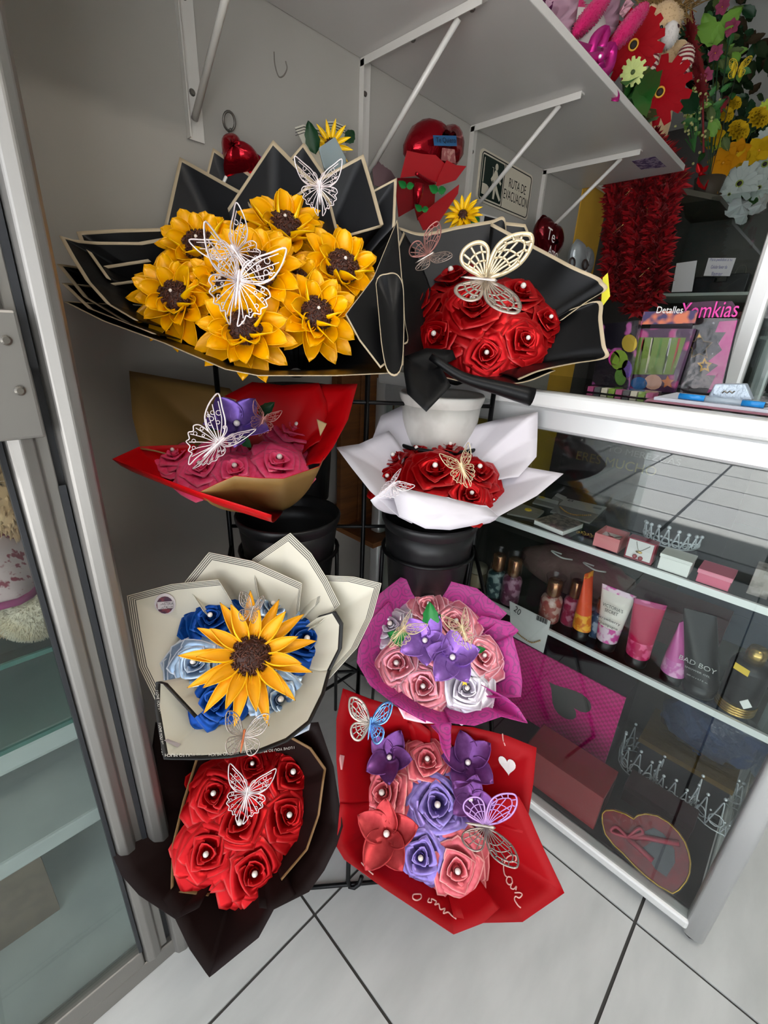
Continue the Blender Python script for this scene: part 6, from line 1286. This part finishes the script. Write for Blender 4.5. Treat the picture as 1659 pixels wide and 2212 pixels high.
for (x0_, y0_), (x1_, y1_) in [((1395, 200), (1350, 215)), ((1398, 230), (1372, 262)), ((1390, 215), (1340, 178)), ((1405, 240), (1385, 275)), ((1475, 200), (1500, 240))]:
    a = shp(x0_, y0_, .69); leaf(t, a, shp(x1_, y1_, .67), CAM-a, rf.choice([M_leafd, M_leaf, M_leafm]))
# teddy on the shelf behind the gerberas
t = thing('plush_bear', 'small cream teddy bear with striped sleeves behind the red gerberas', 'plush toy', (1.80, .82, STZ)); M_crb = mat('plush_cream', '#c9ab84', .9, sheen=.4); M_wf = mat('plush_white', '#dcd4cf', .9, sheen=.4); M_str = bpy.data.materials.new('striped_knit'); M_str.use_nodes = True; nt = M_str.node_tree
wv_ = nt.nodes.new('ShaderNodeTexWave'); wv_.bands_direction = 'Z'; wv_.inputs['Scale'].default_value = 26; tcx = nt.nodes.new('ShaderNodeTexCoord'); rp_ = nt.nodes.new('ShaderNodeValToRGB'); rp_.color_ramp.interpolation = 'CONSTANT'; rp_.color_ramp.elements[0].color = lin('#d8c8b8'); rp_.color_ramp.elements[1].color = lin('#7a1a28'); rp_.color_ramp.elements[1].position = .55
nt.links.new(tcx.outputs['Object'], wv_.inputs[0]); nt.links.new(wv_.outputs[1], rp_.inputs[0]); nt.links.new(rp_.outputs[0], nt.nodes['Principled BSDF'].inputs['Base Color']); nt.nodes['Principled BSDF'].inputs['Roughness'].default_value = .9
hc = shp(1428, 62, .76); hr = PXM(hc, 36); mb = MB(); fur(mb, hc, (hr, hr, hr*1.15), None, 800, .007)
bc = shp(1435, 150, .78); fur(mb, bc, (PXM(bc, 38), PXM(bc, 30), PXM(bc, 50)), None, 500, .007); fur(mb, shp(1466, 110, .74), PXM(bc, 17), None, 200, .006); fur(mb, shp(1462, 38, .79), PXM(bc, 13), None, 120, .006); fur(mb, shp(1405, 30, .79), PXM(bc, 13), None, 120, .006); mb.ell(Vector((bc.x, bc.y, (bc.z+STZ)/2)), (.07, .06, (bc.z-STZ)/2), seg=14, rings=8)
mb.build('body', M_crb, t, True)
mz = shp(1447, 76, .715); mb = MB(); fur(mb, mz, (PXM(mz, 20), PXM(mz, 16), PXM(mz, 22)), None, 250, .005); mb.build('muzzle', M_wf, t, True)
MB().ell(shp(1461, 60, .70), .009).build('nose', mat('nose_brown', '#3a1418', .4), t, True); MB().ell(shp(1428, 60, .715), .006).build('eye', mat('eye_black', '#0a0a0a', .15), t, True)
for px_, py_ in ((1402, 138), (1478, 132)):
    c = shp(px_, py_, .70); mb = MB(); fur(mb, c, (PXM(c, 21), PXM(c, 18), PXM(c, 28)), None, 200, .005); mb.build('sleeve', M_str, t, True)
# ------------------------------------------------ far flower arrangements on the far shelf and beyond
FSZ = 1.762
def fa(px_, py_, d): return at(px_, py_, d)
def foliage(t, cx_, cy_, w_, h_, d, n, mats, sz=22):
    for _ in range(n):
        a = fa(cx_+rf.gauss(0, w_*.4), cy_+rf.gauss(0, h_*.4), d+rf.uniform(-.06, .12)); an = rf.uniform(0, 6.28); s_ = PXM(a, sz*rf.uniform(.6, 1.4)); tip = a+(RGT*cos(an)-DWN*sin(an))*s_+FWD*rf.uniform(-.03, .03)
        leaf(t, a, tip, toward(a, .5), rf.choice(mats))
GLD = [mat('leaf_deep_green', '#12240f', .7, spec=.15), mat('leaf_moss', '#22301a', .7, spec=.15), M_leafd, mat('leaf_brown', '#33281a', .7, spec=.15)]  # darkest leaf greens and browns, for the dense foliage at the back
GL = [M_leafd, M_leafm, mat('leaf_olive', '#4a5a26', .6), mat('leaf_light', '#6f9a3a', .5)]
def pot(t, px_, d, z0, col='#5a452c', r=.06, h=.10):
    p = fa(px_, 400, d); p.z = z0; MB().lathe([(r*.7, 0), (r, h), (r*.92, h), (r*.62, .006)], Matrix.Translation(p), 18).build('pot', mat('pot_'+col[1:], col, .6), t, True); return p
def carnation(parent, p, r, m_, name='carnation'):
    mb = MB()
    for ly in range(4):
        k_ = 1-.2*ly; N_ = 26; rows = []
        for v in (0, .5, 1): rows.append([p+(RGT*cos(2*pi*k/N_)-DWN*sin(2*pi*k/N_))*r*k_*(.12+.88*v)*(1+.10*(k % 2)*v)-FWD*r*(.18*ly+.35*v-.22*(k % 2)*v) for k in range(N_)])
        mb.grid(rows, 0, closeu=True)
    return mb.build(name, m_, parent, True)
def lilyf(parent, p, r, mo, mi_):
    B = frame(p, toward(p, .1)) @ Matrix.Rotation(rf.uniform(0, 6), 4, 'Z') @ Matrix.Scale(r, 4); o = inst('lily', PEARL_ME, parent, B @ Matrix.Scale(.08, 4), [M_stam]); petals(o, LIL_ME, B, 0, 6, 0, (mi_, mo), .25, .06)
M_yel = mat('silk_yellow', '#c09a14', .7, spec=.15); M_yel2 = mat('silk_gold', '#c0800c', .7, spec=.15); M_wsilk = mat('silk_white', '#a0a8a4', .6); M_lime = mat('silk_lime', '#a8b81e', .5); M_pinkl = mat('silk_pink', '#94405e', .7, spec=.15)
d = 2.05
t = thing('yellow_arrangement', 'arrangement of yellow silk carnations and lilies beyond the red garland', 'flower arrangement', fa(1575, 470, d)); p0 = pot(t, 1572, 2.12, FSZ)
foliage(t, 1575, 330, 55, 60, d+.10, 60, GL)
for x, y, r in [(1635, 258, 22), (1592, 286, 22), (1566, 250, 16), (1585, 225, 14)]: p = fa(x, y, d); carnation(t, p, PXM(p, r), M_yel); stem(t, p+FWD*.01, p0+Vector((0, 0, .1)))
for x, y, r, mo in [(1562, 352, 34, M_yel2), (1592, 330, 28, M_yel2), (1640, 325, 30, M_yel), (1540, 296, 24, M_yel), (1532, 408, 22, M_yel2), (1610, 345, 24, M_yel)]: p = fa(x, y, d-.05); lilyf(t, p, PXM(p, r), mo, M_yel2); stem(t, p+FWD*.01, p0+Vector((0, 0, .1)))
for x, y in [(1525, 282), (1548, 312), (1520, 225), (1495, 240), (1652, 232)]: p = fa(x, y, d-.02); gerbera(t, p, toward(p), PXM(p, 14), M_lime, 8, M_stam, name='small_daisy')
p = fa(1556, 232, d-.06); MB().tube([fa(1544, 248, d-.06), p, fa(1568, 214, d-.06)], [.016, .022, .014], 10).build('red_tulip', mat('silk_crimson', '#8d1226', .5), t, True)
# red satin bow below
t2 = thing('red_bow', 'small red satin bow tied below the yellow flowers', 'bow', fa(1515, 385, 2.0)); 
for a, b2 in (((1514, 375), (1530, 358)), ((1514, 375), (1506, 352)), ((1514, 378), (1524, 412))): leaf(t2, fa(*a, 1.98), fa(*b2, 1.97), CAM-fa(*a, 1.98), M_red)
MB().ell(fa(1514, 376, 1.975), .010).build('knot', M_red, t2, True)
# white daisies
t = thing('white_arrangement', 'arrangement of white silk daisies in crinkled white paper at the right edge', 'flower arrangement', fa(1620, 480, d)); p0 = pot(t, 1640, 2.15, FSZ, '#b9b5b0')
foliage(t, 1625, 400, 40, 40, d+.05, 26, GL)
for x, y, r in [(1597, 397, 40), (1652, 355, 36), (1640, 405, 24), (1655, 300, 22), (1575, 420, 18)]: p = fa(x, y, d-.04); gerbera(t, p, toward(p), PXM(p, r), M_wsilk, 10, M_dkc, mat('daisy_green_ring', '#8a9a40', .6)); stem(t, p+FWD*.01, p0+Vector((0, 0, .1)))
for L in ([(1560, 440), (1600, 425), (1625, 440), (1612, 470), (1575, 470)], [(1580, 465), (1620, 455), (1612, 480), (1600, 486)], [(1615, 450), (1655, 425), (1655, 450), (1625, 465)]):
    q = [fa(x, y, d-.03) for x, y in L]; c = sum(q, Vector())/len(q)-FWD*.02; mb = MB(); E = []
    for u, v in zip(q, q[1:]+q[:1]): E += [u.lerp(v, k/3)+FWD*.012*(k % 2) for k in range(3)]
    mb.v = E+[c]; mb.f = [(k, (k+1) % len(E), len(E)) for k in range(len(E))]; mb.m = [0]*len(E); mb.build('paper_frill', mat('paper_satin_white', '#c2c4c6', .3), t, sol=.001)
# pink lilies and greenery at the top right with butterfly pick
t = thing('greenery_arrangement', 'tall greenery with pink lilies and a yellow butterfly pick', 'flower arrangement', fa(1540, 330, 1.9)); p0 = pot(t, 1530, 2.0, FSZ, '#3a3024')
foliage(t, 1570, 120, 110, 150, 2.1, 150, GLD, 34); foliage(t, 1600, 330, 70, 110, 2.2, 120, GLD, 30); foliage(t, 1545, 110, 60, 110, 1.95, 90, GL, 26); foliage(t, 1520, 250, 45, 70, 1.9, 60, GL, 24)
for x, y in [(1560, 15), (1545, 115), (1525, 165), (1580, 60)]: p = fa(x, y, 1.85); lilyf(t, p, PXM(p, 17), M_pinkl, mat('silk_pink_pale', '#c9b0a8', .6)); stem(t, p+FWD*.01, p0+Vector((0, 0, .08)))
for (x0_, y0_), (x1_, y1_) in [((1560, 50), (1605, 15)), ((1550, 70), (1600, 20)), ((1540, 95), (1520, 30)), ((1555, 200), (1578, 180)), ((1560, 85), (1500, 60))]: a = fa(x0_, y0_, 1.86); leaf(t, a, fa(x1_, y1_, 1.84), toward(a), rf.choice(GL[1:]))
c = fa(1594, 149, 1.8); butterfly(t, c, CAM-c, -DWN+RGT*.3, PXM(c, 20), 'net', mat('butterfly_yellow', '#d8b81e', .5), d1=15, d2=15, body=M_dkc)
for sx in (1, -1):
    for dx_, dy_ in ((9, -7), (7, 8)):
        q = c+RGT*PXM(c, sx*dx_)+DWN*PXM(c, dy_); MB().ell(q+FWD*.003, (PXM(c, 8), PXM(c, 3), PXM(c, 8)), None, 10, 6).build('wing_panel', mat('butterfly_yellow', '#d8b81e'), t, True)
MB().tube([c+FWD*.004, p0+Vector((0, 0, .1))], .0015, 5).build('pick', M_dkc, t)
# red plumes and dried grass bundle behind the teddy
t = thing('red_plume', 'dark red feather plume rising behind the teddy', 'plume', fa(1515, 230, 1.75)); mb = MB()
for k in range(420):
    f = rf.random(); c = fa(1488+30*f, 40+170*f, 1.72)+FWD*rf.uniform(-.02, .02); an = rf.uniform(0, 6.28); dv = (RGT*cos(an)*.5-DWN*sin(an))*.05*rf.uniform(.5, 1.1); s_ = dv.cross(FWD).normalized()*.004; mb.add([c-s_, c+s_, c+dv], [(0, 1, 2)], 0)
mb.build('feathers', M_gar2, t)['kind'] = 'stuff'; MB().tube([fa(1488, 40, 1.73), fa(1518, 215, 1.73), fa(1520, 330, 1.75)], .004, 5).build('quill', M_gar2, t)
t = thing('dried_grass', 'bundle of dried straw grass at the top of the frame', 'dried grass', fa(1440, 60, 1.6)); mb = MB()
for k in range(160):
    a = fa(1400+rf.gauss(40, 25), 40+rf.gauss(0, 14), 1.62); b2 = fa(1400+rf.gauss(45, 55), -40+rf.gauss(0, 18), 1.66); mb.tube([a, (a+b2)/2+RGT*rf.uniform(-.01, .01), b2], .0018, 3)
mb.build('straws', mat('straw', '#8a6a3a', .7), t)['kind'] = 'stuff'
t = thing('gypsophila', 'sprigs of tiny pale yellow flowers between the gerbera and the yellow lilies', 'sprigs', fa(1500, 330, 1.8)); mb = MB()
for k in range(60):
    p = fa(1497+rf.gauss(0, 22), 240+rf.gauss(0, 42), 1.72+rf.uniform(-.04, .04)); mb.ell(p, .005, seg=6, rings=4); 
mb.build('florets', mat('floret_cream', '#a8a468', .6), t)['kind'] = 'stuff'
for k in range(7): MB().tube([fa(1480+6*k, 300-14*k, 1.75), fa(1500, 330, 1.8)], .0016, 4).build('stem', M_leafm, t)
# purple tinsel pompom and drape
t = thing('purple_pompom', 'purple foil pompom with trailing strips at the right edge', 'decoration', fa(1628, 490, 2.2)); mb = MB()
for k in range(160):
    c = fa(1628, 478, 2.2); z = rf.uniform(-1, 1); a = rf.uniform(0, 6.28); q = Vector((sqrt(1-z*z)*cos(a), sqrt(1-z*z)*sin(a), z)); s_ = q.orthogonal().normalized()*.006; mb.add([c-s_, c+s_, c+q*.06], [(0, 1, 2)], 0)
mb.build('foil_strips', mat('foil_plum', '#5c0f3e', .3, .5), t)['kind'] = 'stuff'
for k in range(3): MB().tube(curve([fa(1622+4*k, 490, 2.2), fa(1615+3*k, 540, 2.2), fa(1618-6*k, 590, 2.2), fa(1612, 620+6*k, 2.2)]), .0035, 5).build('trail', mat('foil_plum', '#5c0f3e'), t, True)
# ================================================================ teddy in the left cabinet
t = thing('teddy_bear', 'large beige teddy bear in floral dress sitting behind the cabinet glass', 'plush toy', (-.02, .74, .753)); M_tan = mat('plush_tan', '#b08a62', .95, sheen=.4, noise=(20, '#c9a880', .35, .65)); M_crm2 = mat('plush_ivory', '#d8cdb8', .95, sheen=.5, noise=(25, '#c9b898', .4, .7)); M_dress = mat('floral_dress', '#c9b2b2', .8, noise=(110, '#8a3a4a', .55, .62), detail=2); M_trim = mat('dress_trim', '#8d2f66', .6)
mb = MB(); fur(mb, (-.01, .80, .86), (.075, .075, .10), None, 900, .016, 0); fur(mb, (-.01, .80, 1.03), (.085, .085, .085), None, 1200, .018, 0); fur(mb, ony(30, 1020, .70)+Vector((-.012, 0, 0)), (.036, .04, .085), None, 900, .010, 0); fur(mb, ony(25, 1305, .70), (.034, .05, .034), None, 400, .010, 0)
mb.build('body', M_tan, t, True)
c = ony(84, 1340, .665); r = PXM(c, 66); c.x = min(c.x, .085-r*.95); c.z = .753+r*.95; mb = MB(); fur(mb, c, (r, r*.8, r*.95), None, 3000, .006); mb.build('foot', M_crm2, t, True)
c2 = c+Vector((-.15, .0, 0)); mb = MB(); fur(mb, c2, (r, r*.8, r*.95), None, 500, .009); mb.build('foot', M_crm2, t, True)
rows = []; wc = Vector((-.008, .765, .915)); hc = Vector((-.004, .725, .826))
for f in (0, .35, .7, 1.0): rows.append([wc.lerp(hc, f)+Vector((cos(a)*(.070+.018*f)*(1+.05*f*sin(9*a)), sin(a)*(.070+.022*f)*(1+.05*f*sin(9*a)), 0)) for a in [2*pi*k/40 for k in range(40)]])
mb = MB(); mb.grid(rows, 0, closeu=True); dr_ = mb.build('dress', M_dress, t, True, sol=.002)
MB().tube(rows[-1], .005, 6, closed=True).build('hem_ribbon', M_trim, dr_, True); MB().tube([p+Vector((0, 0, .004)) for p in rows[0]], .005, 6, closed=True).build('waist_ribbon', M_trim, dr_, True)
